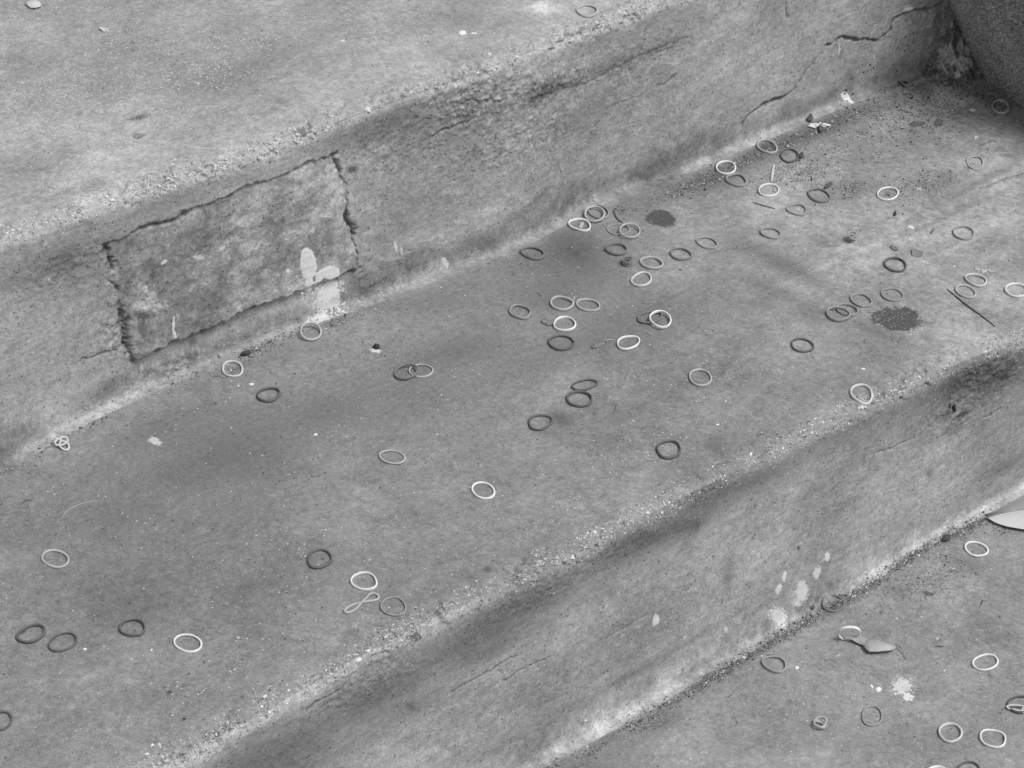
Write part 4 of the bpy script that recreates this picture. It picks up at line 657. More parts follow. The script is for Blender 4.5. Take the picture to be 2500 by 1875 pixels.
    if zone == 'R1':
        P = [tuple(p) for p in SPALL]
        bb = (u > min(p[0] for p in P)) & (u < max(p[0] for p in P)) & (w > 0.0)
        if bb.any():
            ins = inside_poly(u[bb]+0.0006*n_mid[bb], w[bb]+0.0008*n_ch[bb], P); k = np.where(ins, 1.0, 0.0)*sstep(0.012, 0.03, w[bb]); disp[bb] -= 0.0008*k
        # mortar patch: an old hole filled flush, edges ragged; leans out at its foot
        tl_, tr_, br_, bl_ = PATCH
        uu = u+0.0016*samp(T_EDGE, u, v)+0.0003*n_mid; ww = w+0.0011*samp(T_EDGE, u+0.3, v)+0.0003*n_mid
        top = edge_sd(uu, ww, tl_, tr_); rgt = edge_sd(uu, ww, tr_, br_); bot = edge_sd(uu, ww, br_, bl_); lft = edge_sd(uu, ww, bl_, tl_)
        d = np.minimum(np.minimum(top, rgt), np.minimum(bot, lft)); ins = d > 0
        hfrac = np.clip(bot/np.maximum(bot+top, 1e-4), 0, 1)
        pd = -0.0014*hfrac+0.0026*(1-hfrac) - 0.0008*np.exp(-(rgt/0.010)**2)
        disp = np.where(ins, pd+disp*0.55+0.00005*n_mid, disp)
        lt = np.where(ins, lt-0.16+0.05*n_mid+0.13*n_cl+0.10*n_ch+0.05*n_hi-0.10*np.clip(n_gt-0.5, 0, 2), lt)
        def groove(x, hw, dp, sel, dk=0.5):
            k = np.exp(-(x/hw)**2)*sel; return -dp*k, -dk*k
        near = (d > -0.006)
        for x, hw, dp, dk, o1, o2 in ((rgt, 0.0010, 0.0030, 0.45, top, bot), (lft, 0.0024, 0.0030, 0.50, top, bot), (bot, 0.0012, 0.0048, 0.60, lft, rgt), (top, 0.0013, 0.0018, 0.30, lft, rgt)):
            sel = sstep(-0.004, 0.001, np.minimum(o1, o2)); var = np.clip(0.85+0.12*n_ch+0.45*samp(T_EDGE, u+0.7, v), 0.1, 1.8)
            a_, b_ = groove(x, hw*np.clip(var, 0.6, 1.8), dp, sel); disp = disp+a_*var; lt = lt+b_*dk/0.5*var
        below = (bot < 0)*np.exp(-(bot/0.011)**2)*sstep(-0.002, 0.004, np.minimum(lft, rgt)); disp = disp-0.0022*below
        label[ins] = 1
    def sdf(tab):
        f = np.full(u.shape, -1.5); cr = np.zeros(u.shape); st = np.zeros(u.shape)
        for z, cu, cw, a, b, c, d, s, k in tab:
            if z != zone: continue
            du, dw = u-cu, w-cw
            x = (1.0-np.sqrt((a*du+b*dw)**2+(c*du+d*dw)**2)).clip(-1.5, 1)
            x = x + 0.10*n_ch*(0.3+k)
            g = x > f; f[g] = x[g]; cr[g] = k; st[g] = s
        return f, cr, st
    paint = sdf(PAINT); stain = sdf(DARK)
    disp = disp + 0.00035*sstep(0, 0.25, paint[0])*paint[2] - 0.0004*sstep(0, 0.25, stain[0])*(stain[1] > 0.3)*stain[2]
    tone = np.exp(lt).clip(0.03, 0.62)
    return disp, tone, grain.clip(0, 3), dirt.clip(0, 1), paint, stain, label

stairs = empty('concrete_stairs')
tag(stairs, 'weathered grey concrete stairs with three treads and two risers, littered with rubber bands', 'stairs', kind='structure')
FINE = {('U', 'tread'): (-0.35, 0.27), ('R1', 'riser'): (-0.37, 0.60), ('R1', 'mortar_fillet'): (-0.38, 0.60), ('M', 'tread'): (-0.52, 0.64),
        ('R2', 'riser'): (-0.43, 0.42), ('R2', 'mortar_fillet'): (-0.14, 0.42), ('L', 'tread'): (-0.14, 0.42)}
PART_LABEL = {('U', 'tread'): 'sand speckled upper tread', ('R1', 'riser'): 'upper riser with a mortar patch and cracks', ('R1', 'mortar_fillet'): 'pale mortar fillet at the foot of the upper riser',
              ('M', 'tread'): 'middle tread covered in rubber bands', ('R2', 'riser'): 'lower riser dark stained below its nosing', ('R2', 'mortar_fillet'): 'pale mortar fillet at the foot of the lower riser', ('L', 'tread'): 'lower tread with a grit line and leaves'}
def lattice(lo, hi):
    a = int(round(lo/DU)); b = int(round(hi/DU)); idx = list(range(a, b+1))
    s = 4; x = b
    while x*DU < 6: x += int(s); idx.append(x); s *= 1.3
    s = 4; x = a; pre = []
    while x*DU > -6: x -= int(s); pre.append(x); s *= 1.3
    return np.array(pre[::-1]+idx)*DU
HEIGHT = {}
keys = []
for z, p in zip(RZ, RP):
    if (z, p) not in keys: keys.append((z, p))
for key in keys:
    idx = np.where((RZ == key[0]) & (RP == key[1]))[0]
    if idx[-1]+1 < len(rows): idx = np.append(idx, idx[-1]+1)         # share the next part's first row
    ul = lattice(*FINE[key]); nu, nr = len(ul), len(idx)
    U2 = np.broadcast_to(ul[None, :], (nr, nu)).copy(); W2 = np.broadcast_to(PW[idx][:, None], (nr, nu)).copy(); V2 = np.broadcast_to(PV[idx][:, None], (nr, nu)).copy()
    WP = np.stack([warp(RZ[i], ul, PY[i], PZ[i]) for i in idx])
    if key[1] == 'tread': W2 = W2+WP
    outs = fields(key[0], U2, W2, V2)
    if idx[-1] < len(rows)-1:                                          # the shared row takes the neighbour's fields
        nz_ = RZ[idx[-1]]
        if nz_ != key[0]:
            o2 = fields(nz_, U2[-1:], np.full((1, nu), PW[idx[-1]])+(WP[-1:] if nz_ in 'UML' else 0), V2[-1:])
            outs[0][-1:] = o2[0]; outs[1][-1:] = o2[1]; outs[2][-1:] = o2[2]; outs[3][-1:] = o2[3]
            for k in range(3): outs[4][k][-1:] = o2[4][k]; outs[5][k][-1:] = o2[5][k]
    disp, tone, grain, dirt, paint, stain, label = outs
    V = np.stack([U2, PY[idx][:, None]+WP+NY[idx][:, None]*disp, PZ[idx][:, None]+NZ[idx][:, None]*disp], -1).reshape(-1, 3)
    g = np.arange(nr*nu).reshape(nr, nu)
    F = np.stack([g[:-1, :-1], g[1:, :-1], g[1:, 1:], g[:-1, 1:]], -1).reshape(-1, 4)
    if key[1] == 'tread': HEIGHT[key[0]] = (ul, PY[idx], V[:, 2].reshape(nr, nu))
    flab = label[:-1, :-1].ravel()
    for lb in np.unique(flab):
        Fs = F[flab == lb]; use = np.unique(Fs); remap = np.zeros(nr*nu, np.int64); remap[use] = np.arange(len(use))
        o = mesh_obj('mortar_patch' if lb else key[1], V[use], remap[Fs], M_CON, stairs)
        o['label'] = 'rough rectangular mortar patch in the riser' if lb else PART_LABEL[key]
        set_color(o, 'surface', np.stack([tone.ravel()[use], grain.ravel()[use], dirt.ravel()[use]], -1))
        set_color(o, 'paint', np.stack([paint[k].ravel()[use] for k in range(3)], -1))
        set_color(o, 'stain', np.stack([stain[k].ravel()[use] for k in range(3)], -1))
def floor_z(zone, x, y):
    """height of a tread's real surface"""
    ul, py, Z = HEIGHT[zone]
    x = np.asarray(x, float); y = np.asarray(y, float)-warp(zone, x, np.asarray(y, float), 0.0)
    i = np.clip(np.searchsorted(ul, x), 1, len(ul)-1); j = np.clip(np.searchsorted(-py, -y), 1, len(py)-1)
    return Z[j, i]
def surf(zone, u, w, off=0.0):
    if zone in HEIGHT: return (u, w, float(floor_z(zone, np.array([u]), np.array([w]))[0])+off)
    return (u, (D if zone == 'R1' else 0.0)-off, w)

# ------------------------------------------------------------------ stucco planter and the mortar lump at its foot
M_STUCCO = simple_material('dark_stucco', 1.0, 0.95, 0.35, 420, 0.15, bump=0.9, mottle=0.2, use_attr=True)
def build_planter():
    cx, cy, r0 = PLANTER
    th = np.concatenate([np.arange(math.pi-0.9, math.pi+0.9, 0.004), np.linspace(math.pi+0.9, 3*math.pi-0.9, 90, endpoint=False)])
    zz = np.concatenate([np.arange(-0.004, 0.135, 0.0009), np.linspace(0.136, 0.140, 4)]); nth, nzc = len(th), len(zz)
    T2, Z2 = np.meshgrid(th, zz)
    rr = r0+0.483*np.where(Z2 < 0.07, Z2, 0.07+0.05*(1-np.exp(-(Z2-0.07)/0.05)))
    n = 0.0004*samp(T_MID, T2*r0, Z2+0.5)+0.0011*samp(T_HI, T2*r0, Z2+0.5)+0.0002*samp(T_GRIT, T2*r0, Z2+0.5)+0.0012*samp(T_LO, T2*r0, Z2+0.5)
    rr = rr+n
    V = np.stack([cx+rr*np.cos(T2), cy+rr*np.sin(T2), Z2], -1).reshape(-1, 3)-np.array([cx, cy, 0])
    g = np.arange(nth*nzc).reshape(nzc, nth); g2 = np.roll(g, -1, 1)
    F = np.stack([g[:-1], g2[:-1], g2[1:], g[1:]], -1).reshape(-1, 4)
    root = empty('stucco_planter', (cx, cy, 0)); tag(root, 'round dark rough stucco planter flaring upward at the top right corner', 'planter')
    o = mesh_obj('body', V, F, M_STUCCO, root)
    hi = samp(T_HI, T2*r0, Z2+0.5); gt = samp(T_GRIT, T2*r0, Z2+0.5)
    set_float(o, 'tone', (0.27*np.exp(0.36*hi+0.22*gt+0.1*samp(T_CHIP, T2*r0, Z2+0.5)+0.5*np.clip(gt+0.5*hi-1.7, 0, 1.5))).clip(0.05, 0.6).ravel())
    k = 96; a = np.linspace(0, 2*np.pi, k, endpoint=False); R = float(rr[-1].mean())
    def ringed(name, prof, mat):
        V = [(rad*math.cos(x), rad*math.sin(x), z) for rad, z in prof for x in a]; m = len(prof)
        g = np.arange(m*k).reshape(m, k); g2 = np.roll(g, -1, 1); F = np.stack([g[:-1], g2[:-1], g2[1:], g[1:]], -1).reshape(-1, 4); o = mesh_obj(name, V, F, mat, root); set_float(o, 'tone', np.full(len(V), 0.2))
    ringed('rim', ((R-0.003, 0.137), (R+0.003, 0.139), (R+0.003, 0.147), (R-0.002, 0.151), (R-0.022, 0.151), (R-0.026, 0.14)), M_STUCCO)
    ringed('soil', ((R-0.024, 0.142), (R*0.5, 0.146), (0.002, 0.148)), simple_material('soil', 0.05, 0.95, 0.4, 120, 0.1, bump=0.6))
build_planter()

def icosphere(sub):
    import bmesh
    bm = bmesh.new(); bmesh.ops.create_icosphere(bm, subdivisions=sub, radius=1.0)
    V = np.array([v.co[:] for v in bm.verts]); F = np.array([[v.index for v in f.verts] for f in bm.faces]); bm.free(); return V, F
def build_lump():
    """mortar heaped in the corner between riser and planter"""
    xs = np.arange(0.540, 0.645, 0.0006); ys = np.arange(0.262, 0.352, 0.0006); X, Y = np.meshgrid(xs, ys)
    n = samp(T_MID, X, Y); n2 = samp(T_HI, X, Y); n3 = samp(T_CHIP, X, Y); nl = samp(T_LO, X*2, Y*2)
    d = np.hypot((X-0.612)/1.0, (Y-0.338)/0.95)+0.0016*n3+0.003*nl
    Z = 0.105*np.exp(-d/0.020)-0.0085+0.0007*n+0.0003*n2+0.0012*n3
    Z = np.minimum(Z, 0.09)
    V = np.stack([X, Y, Z], -1).reshape(-1, 3); g = np.arange(X.size).reshape(X.shape)
    F = np.stack([g[:-1, :-1], g[:-1, 1:], g[1:, 1:], g[1:, :-1]], -1).reshape(-1, 4); F = F[V[F][:, :, 2].max(1) > -0.002]
    use = np.unique(F); rm = np.zeros(len(V), int); rm[use] = np.arange(len(use))
    o = mesh_obj('mortar_lump', V[use], rm[F], M_CON, stairs); o['label'] = 'crumbling mortar heap between riser and planter'
    crust = sstep(-0.3, 0.9, n3+0.5*n-((X-0.597)/0.014)**2-((Y-0.312)/0.02)**2+0.4)
    tn = 0.17*np.exp(0.25*n+0.15*n2+0.2*n3)*(1-crust)+crust*0.42*np.exp(0.2*n+0.15*n2); m = len(use)
    set_color(o, 'surface', np.stack([tn.ravel()[use].clip(0.05, 0.6), np.full(m, 0.5), np.full(m, 0.35)], -1))
    set_color(o, 'paint', np.stack([np.full(m, -1.5)]*3, -1)); set_color(o, 'stain', np.stack([np.full(m, -1.5)]*3, -1))
build_lump()

# ------------------------------------------------------------------ loose grains: bared sand on the nosings, grit in the corners
M_GRAIN = simple_material('sand_grain', 1.0, 0.8, 0.12, 900, 0.3, use_attr=True, bump=0)
OCT_V = np.array([(1, 0, 0), (-1, 0, 0), (0, 1, 0), (0, -1, 0), (0, 0, 1), (0, 0, -1)], float)
OCT_F = np.array([(0, 2, 4), (2, 1, 4), (1, 3, 4), (3, 0, 4), (2, 0, 5), (1, 2, 5), (3, 1, 5), (0, 3, 5)])
ICO_V, ICO_F = icosphere(1)
def grains(name, pts, size, tones, parent, label, flat=0.7, base=(ICO_V, ICO_F)):
    BV, BF = base; n = len(pts)
    S = size[:, None, None]*rng.uniform(0.6, 1.25, (n, 1, 3))*np.array([1, 1, flat])
    P = BV[None]*S*rng.uniform(0.75, 1.25, (n, len(BV), 1))
    a = rng.uniform(0, 6.283, n); c, s = np.cos(a)[:, None], np.sin(a)[:, None]
    P = np.stack([P[..., 0]*c-P[..., 1]*s, P[..., 0]*s+P[..., 1]*c, P[..., 2]], -1)+pts[:, None, :]
    F = (BF[None]+(np.arange(n)*len(BV))[:, None, None]).reshape(-1, 3)
    o = mesh_obj(name, P.reshape(-1, 3), F, M_GRAIN, parent, smooth=False); o['kind'] = 'stuff'; o['label'] = label
    set_float(o, 'tone', np.repeat(tones, len(BV))); return o
def nosing_grains():
    P = []; S = []; T = []
    for y0, z0, lo, hi, zone in ((D, H, -0.36, 0.32, 'U'), (0.0, 0.0, -0.45, 0.40, 'M')):
        n = 3700
        u = rng.uniform(lo, hi, n); a = np.abs(rng.normal(0, 1, n))*np.where(rng.random(n) < 0.72, -0.006, 0.0035)
        v = a+NV[zone]; keep = rng.random(n) < np.clip(0.35+0.5*samp(T_CHIP, u, v)+0.25*samp(T_LO, u, v), 0.04, 1)
        u, a, v = u[keep], a[keep], v[keep]
        y = np.interp(v, PV, PY); z = np.interp(v, PV, PZ); ny = np.interp(v, PV, NY); nz = np.interp(v, PV, NZ)
        w = np.where(a < 0, y, z); e = np.zeros(len(u))
        for zz, m in ((zone, a < 0), ('R1' if zone == 'U' else 'R2', a >= 0)):
            if m.any(): e[m] = fields(zz, u[m][None], w[m][None], v[m][None])[0][0]
        P.append(np.stack([u, y+ny*e+warp(zone, u, y, z), z+nz*e], -1)); s = np.exp(rng.normal(math.log(0.00040), 0.5, len(u))).clip(0.00018, 0.0015); S.append(s)
        br = rng.random(len(u)) < 0.30; S[-1] = np.where(br, s*1.35, s); T.append(np.where(br, rng.uniform(0.42, 0.70, len(u)), rng.uniform(0.20, 0.40, len(u))))
    grains('sand_grains', np.concatenate(P), np.concatenate(S), np.concatenate(T), stairs, 'pale sand grains bared along the worn nosings')
nosing_grains()
def corner_grit():
    P = []; S = []; T = []
    for z, cu, cw, a, b, c, d, amp in GRIT:
        inv = np.linalg.inv(np.array([[a, b], [c, d]])); area = abs(np.linalg.det(inv))*3.14
        n = int(min(3000, amp*area*1.25e6)); q = rng.normal(0, 0.55, (n, 2))@inv.T
        u = cu+q[:, 0]; w = cw+q[:, 1]
        lim = foot(z, u)+0.005; k = (w > lim-0.26) & (w < lim); u, w, lim = u[k], w[k], lim[k]
        s = np.exp(rng.normal(math.log(0.00034), 0.5, len(u))).clip(0.00012, 0.0016)
        zz = floor_z(z, u, np.minimum(w, lim-0.006))+np.maximum(0, w-(lim-0.005))**2*30
        P.append(np.stack([u, w, zz+s*0.35], -1)); S.append(s); r = rng.random(len(u))
        T.append(np.where(r < 0.07, rng.uniform(0.45, 0.7, len(u)), np.where(r < 0.5, rng.uniform(0.04, 0.12, len(u)), rng.uniform(0.12, 0.33, len(u)))))
    o = grains('grit', np.concatenate(P), np.concatenate(S), np.concatenate(T), None, 'dark loose grit gathered along the feet of the risers', base=(OCT_V, OCT_F)); o['category'] = 'grit'
    P = []; S = []
    for z, u, w, r in SPECKS:
        P.append(surf(z, u, w)); S.append(r*0.00030)
    o = grains('dark_specks', np.array(P), np.array(S), rng.uniform(0.02, 0.06, len(P)), None, 'tiny black crumbs dotting the right of the steps', flat=0.8); o['category'] = 'crumbs'
    P = []; S = []
    for z, u, w, r in WSPECKS:
        P.append(surf(z, u, w)); S.append(r*0.00030)
    for z, lo, hi, ylo, yhi, n in (('M', -0.48, 0.58, 0.03, 0.3, 110), ('U', -0.33, 0.2, 0.36, 0.62, 150), ('L', -0.1, 0.38, -0.2, -0.02, 45)):
        for _ in range(n):
            P.append(surf(z, random.uniform(lo, hi), random.uniform(ylo, yhi))); S.append(min(0.0011, math.exp(random.gauss(math.log(0.00038), 0.35))))
    o = grains('pale_specks', np.array(P), np.array(S), rng.uniform(0.45, 0.7, len(P)), None, 'tiny white grains scattered over the treads', flat=0.6); o['category'] = 'grains'
corner_grit()

# ------------------------------------------------------------------ rubber bands
TONES = {'w': 0.70, 'l': 0.53, 'lm': 0.41, 'm': 0.29, 'md': 0.175, 'd': 0.115}
M_RUB = {k: simple_material('rubber_'+k, t, 0.5, 0.14, 700, 0.4, bump=0.15, mottle=0.28) for k, t in TONES.items()}
def sweep(P, wd, ht, closed=True, up=(0, 0, 1), m=10):
    """rounded-rectangle section swept along a closed 3-D curve; P is the centre line"""
    n = len(P); t = np.roll(P, -1, 0)-np.roll(P, 1, 0)
    if not closed: t[0] = P[1]-P[0]; t[-1] = P[-1]-P[-2]
    t /= np.linalg.norm(t, axis=1)[:, None]+1e-12
    up = np.broadcast_to(np.asarray(up, float), P.shape)
    s = np.cross(t, up); s /= np.linalg.norm(s, axis=1)[:, None]+1e-9; b = np.cross(s, t)
    a = np.linspace(0, 2*np.pi, m, endpoint=False)
    cx = np.sign(np.cos(a))*np.abs(np.cos(a))**0.55; cy = np.sign(np.sin(a))*np.abs(np.sin(a))**0.55
    wd = np.broadcast_to(wd, n)[:, None, None]; ht = np.broadcast_to(ht, n)[:, None, None]
    V = P[:, None, :]+s[:, None, :]*cx[None, :, None]*wd/2+b[:, None, :]*cy[None, :, None]*ht/2
    g = np.arange(n*m).reshape(n, m); g2 = np.roll(g, -1, 1)
    if closed: h = np.roll(g, -1, 0); h2 = np.roll(g2, -1, 0); F = np.stack([g, g2, h2, h], -1).reshape(-1, 4)
    else: F = np.stack([g[:-1], g2[:-1], g2[1:], g[1:]], -1).reshape(-1, 4)
    return V.reshape(-1, 3), F
ZN = {0: 'M', 1: 'U', -1: 'L'}
OVER = {39: [38], 41: [42], 23: [22], 52: [51], 49: [50], 22: [20], 43: [44]}
BGROUP = 'rubber bands scattered over the steps'
CURVES = {}
def smooth_loop(z, k=9):
    return np.mean([np.roll(z, i) for i in range(-(k//2), k//2+1)], 0)
def band_curve(b, n=72):
    i, cx, cy, a, bb, an, tr, tone, tilt, lab = b
    r = np.random.default_rng(100+i); t = np.linspace(0, 2*np.pi, n, endpoint=False)
    w = 1+0.026*r.normal()*np.cos(2*t+r.uniform(0, 6))+0.026*r.normal()*np.cos(3*t+r.uniform(0, 6))+0.012*r.normal()*np.cos(4*t+r.uniform(0, 6))
    x = a*np.cos(t)*w; y = bb*np.sin(t)*w; c, s = math.cos(an), math.sin(an)
    ht = 0.0021*r.uniform(0.75, 1.2); wd = 0.00130*r.uniform(0.82, 1.2)
    if tone in ('m', 'lm') and r.random() < 0.5: wd *= 0.85; ht *= 0.85
    X = cx+x*c-y*s; Y = cy+x*s+y*c
    Z = np.zeros(n)
    if not tilt:
        Z = smooth_loop(floor_z(ZN[tr], X, np.minimum(Y, foot(ZN[tr], X)-0.002) if tr <= 0 else Y))+ht/2-0.00008
        if tr <= 0:                                            # ride up the mortar fillet
            Z = Z+smooth_loop(np.maximum(0, Y-foot(ZN[tr], X))**2*28)
        Z = Z+0.00022*(1+np.sin(t+r.uniform(0, 6)))*r.uniform(0, 1)
    else:
        base = float(floor_z(ZN[tr], np.array([cx]), np.array([cy]))[0]); k = math.radians(tilt); dy = Y-cy
        Z = base+ht/2+dy*math.sin(k)+abs(bb*1.02*math.sin(k)); Y = cy+dy*math.cos(k)
    return np.stack([X, Y, Z], -1), wd, ht
for b in BANDS: CURVES[b[0]] = band_curve(b)
for i, unders in OVER.items():                                 # lift a band where it crosses another
    for j in unders:
        P, wd, ht = CURVES[i]; Q = CURVES[j][0]
        d = np.min(np.hypot(P[:, None, 0]-Q[None, :, 0], P[:, None, 1]-Q[None, :, 1]), 1)
        t = np.linspace(0, 2*np.pi, len(P), endpoint=False); lift = np.zeros(len(P))
        for tc in t[d < 0.0010]: lift = np.maximum(lift, (0.5+0.5*np.cos(t-tc))**2)
        P[:, 2] += 0.0021*smooth_loop(lift, 15)
for b in BANDS:
    P, wd, ht = CURVES[b[0]]; c = P.mean(0); c[2] = P[:, 2].min()-ht/2
    r = np.random.default_rng(b[0]); t = np.linspace(0, 2*np.pi, len(P), endpoint=False)
    up = (0, 0, 1) if not b[8] else (0, -math.sin(math.radians(b[8])), math.cos(math.radians(b[8])))
    lean = np.stack([0.25*np.cos(t+r.uniform(0, 6))*r.uniform(0, 1), 0.25*np.sin(t+r.uniform(0, 6))*r.uniform(0, 1), 0*t], -1)+np.array(up)
    wv = wd*(1+0.10*np.cos(2*t+r.uniform(0, 6))+0.06*np.cos(5*t+r.uniform(0, 6)))
    V, F = sweep(P-c, wv, ht, up=lean)
    o = mesh_obj('rubber_band', V, F, M_RUB[b[7]], loc=c); tag(o, b[9], 'rubber band', BGROUP)
def propped_band():
    yaw = CAM[2]; k = math.radians(75); r0 = 0.0080; t = np.linspace(0, 2*np.pi, 72, endpoint=False)
    a = np.array([math.cos(yaw), -math.sin(yaw), 0]); b = np.array([math.sin(yaw)*math.cos(k), math.cos(yaw)*math.cos(k), -math.sin(k)])
    x = r0*1.0*np.sign(np.cos(t))*np.abs(np.cos(t))**0.8; y = r0*np.sin(t)
    P = x[:, None]*a+y[:, None]*b+np.array(PROPPED); c = P.mean(0); c[2] = P[:, 2].min()-0.0006
    V, F = sweep(P-c, 0.0014, 0.0024, up=np.cross(a, b)); o = mesh_obj('rubber_band', V, F, M_RUB['w'], loc=c)
    tag(o, 'white rubber band propped up on the broken curled leaf', 'rubber band', BGROUP)
propped_band()
def knot_band(kind, zone, x, y, tone, lab):
    t = np.linspace(0, 2*np.pi, 160, endpoint=False); z0 = surf(zone, x, y)[2]
    if kind == 'coil':
        P = np.stack([0.0036*np.cos(3*t)*(1+0.06*np.cos(t)), 0.0034*np.sin(3*t), 0.0026+0.0019*np.cos(t)], -1); wd, ht = 0.0012, 0.0015
    elif kind == 'ball':
        P = np.stack([0.0030*np.cos(3*t)*(1+0.2*np.cos(t)), 0.0026*np.sin(3*t)*(1+0.2*np.sin(t)), 0.0034+0.0024*np.cos(t)+0.0008*np.sin(3*t)], -1); wd, ht = 0.0013, 0.0019
    elif kind == 'loop':
        P = np.stack([0.0032*np.cos(t)+0.0042*np.cos(2*t), -0.001+0.0046*np.sin(t)*1.0+0.0026*np.sin(2*t+0.5)+0.0015*np.cos(t), 0.0030+0.0020*np.sin(2*t)+0.0006*np.cos(3*t)], -1)
        P = np.where((t < np.pi)[:, None], np.stack([0.0030*np.cos(2*t+np.pi/2), -0.0022+0.0042*np.sin(2*t+np.pi/2), 0.0018+0.0010*np.sin(2*t+np.pi/2)], -1), np.stack([0.0050*np.cos(2*t+np.pi/2), 0.0016+0.0022*np.sin(2*t+np.pi/2), 0.0034+0.0016*np.cos(2*t)], -1))
        k = 7
        P = np.stack([smooth_loop(P[:, c], k) for c in range(3)], -1); wd, ht = 0.0013, 0.0017
    elif kind == 'ring':
        P = np.stack([0.0040*np.cos(2*t)*(1+0.12*np.cos(t))+0.0006*np.cos(t), 0.0042*np.sin(2*t)*(1+0.15*np.sin(t)), 0.0022+0.0011*np.cos(t)+0.0011*np.cos(3*t)], -1); wd, ht = 0.0013, 0.0022
    else:
        a = -0.80; e = (math.cos(a), math.sin(a)); k = (2*t+np.pi/2)
        A = np.stack([0.0085*np.cos(2*t), 0.0021*np.sin(2*t), 0.0022+0.0006*np.sin(2*t)], -1)
        B = np.stack([0.0085-0.0030+0.0030*np.cos(2*t), -0.0016+0.0026*np.sin(2*t), 0.0034+0.0022*np.sin(2*t+0.8)], -1)
        P = np.where((t < np.pi)[:, None], A, B); P = np.stack([smooth_loop(P[:, c], 5) for c in range(3)], -1)
        P = np.stack([P[:, 0]*e[0]-P[:, 1]*e[1], P[:, 0]*e[1]+P[:, 1]*e[0], P[:, 2]], -1); wd, ht = 0.0013, 0.0019
    P[:, 2] -= P[:, 2].min()-ht*0.5
    n = np.stack([np.cos(5*t)*0.3, np.sin(4*t)*0.3, np.ones(len(t))], -1)
    V, F = sweep(P, wd, ht, up=n); o = mesh_obj('rubber_band', V, F, M_RUB[tone], loc=(x, y, z0)); tag(o, lab, 'rubber band', BGROUP)
for k in KNOTS: knot_band(*k)
def figure_eight():
    (x0, y0), (x1, y1) = FIG8; t = np.linspace(0, 2*np.pi, 96, endpoint=False)
    L = math.hypot(x1-x0, y1-y0)/2; e = np.array([x1-x0, y1-y0])/(2*L); nrm = np.array([-e[1], e[0]])
    a = L*np.cos(t); b = 0.0032*np.sin(2*t)*(0.7+0.3*np.abs(np.cos(t))); c = np.array([(x0+x1)/2, (y0+y1)/2])
    Q = c+a[:, None]*e+b[:, None]*nrm+0.0008*np.sin(3*t)[:, None]*nrm; z = smooth_loop(floor_z('M', Q[:, 0], Q[:, 1]))+0.0008+0.0015*np.exp(-((t-np.pi/2)/0.35)**2)
    z0 = float(z.min())-0.0008; V, F = sweep(np.stack([Q[:, 0]-c[0], Q[:, 1]-c[1], z-z0], -1), 0.0014, 0.0018)
    o = mesh_obj('rubber_band', V, F, M_RUB['lm'], loc=(c[0], c[1], z0)); tag(o, 'grey rubber band twisted into a figure eight near the nosing', 'rubber band', BGROUP)
figure_eight()

# ------------------------------------------------------------------ twigs, chips and scraps
MATS = {}
def lit_mat(name, tone, **kw):
    k = (name, round(tone, 2))
    if k not in MATS: MATS[k] = simple_material(name, tone, **kw)
    return MATS[k]
for nm, zone, pts, rad, tone, cat, lab in STICKS:
    P = np.array(pts); k = np.linspace(0, len(P)-1, 22); q = np.stack([np.interp(k, range(len(P)), P[:, c]) for c in (0, 1)], -1)
    if len(P) > 2:
        for _ in range(3): q[1:-1] = (q[:-2]+2*q[1:-1]+q[2:])/4
    z = np.array([surf(zone, *r)[2] for r in q]); z = np.convolve(np.pad(z, 3, mode='edge'), np.ones(7)/7, 'valid')+rad*0.6
    c = np.array([q[:, 0].mean(), q[:, 1].mean(), z.min()-rad*0.6]); C3 = np.stack([q[:, 0], q[:, 1], z], -1)-c
    s = np.sin(np.linspace(0.15, np.pi-0.15, 22))**0.35*(1+0.12*np.random.default_rng(len(lab)).normal(size=22))
    flat = 0.45 if nm in ('straw', 'sliver', 'splinter') else 0.9
    V, F = sweep(C3, 2*rad*s, 2*rad*s*flat, closed=False, m=8)
    n = len(V)//8
    o = mesh_obj(nm, V, F, lit_mat('dry_fibre', tone, rough=0.8, var=0.3, scale=900, spec=0.2), loc=c); tag(o, lab, cat, 'dry plant bits on the steps')
for nm, zone, cu, cw, a, b, c, d, th, tone, cat, lab in CHIPS:
    r = np.random.default_rng(sum(map(ord, lab))); inv = np.linalg.inv(np.array([[a, b], [c, d]]))
    V, F = icosphere(3); n = 1+0.16*samp(T_CHIP, V[:, 0]*0.02+r.uniform(0, 1), V[:, 1]*0.02+V[:, 2]*0.02)+0.05*r.normal(size=len(V))
    V = V*n[:, None]; q = V[:, :2]@inv.T; lift = th*0.5*V[:, 2]
    if nm in ('flake', 'leaf_scrap'): lift = th*0.22*V[:, 2]+th*0.9*(V[:, 0]**2*r.uniform(0.2, 1)+0.3*V[:, 0]*V[:, 1])
    lift = lift-lift.min()-th*0.08
    x0, y0, z0 = surf(zone, cu, cw)
    if zone in HEIGHT: Pn = np.stack([q[:, 0], q[:, 1], lift], -1)
    else: Pn = np.stack([q[:, 0], -lift, q[:, 1]], -1)
    o = mesh_obj(nm, Pn, F, lit_mat('chip', tone, rough=0.85, var=0.3, scale=600, spec=0.2), loc=(x0, y0, z0)); tag(o, lab, cat, 'small chips and crumbs on the steps')
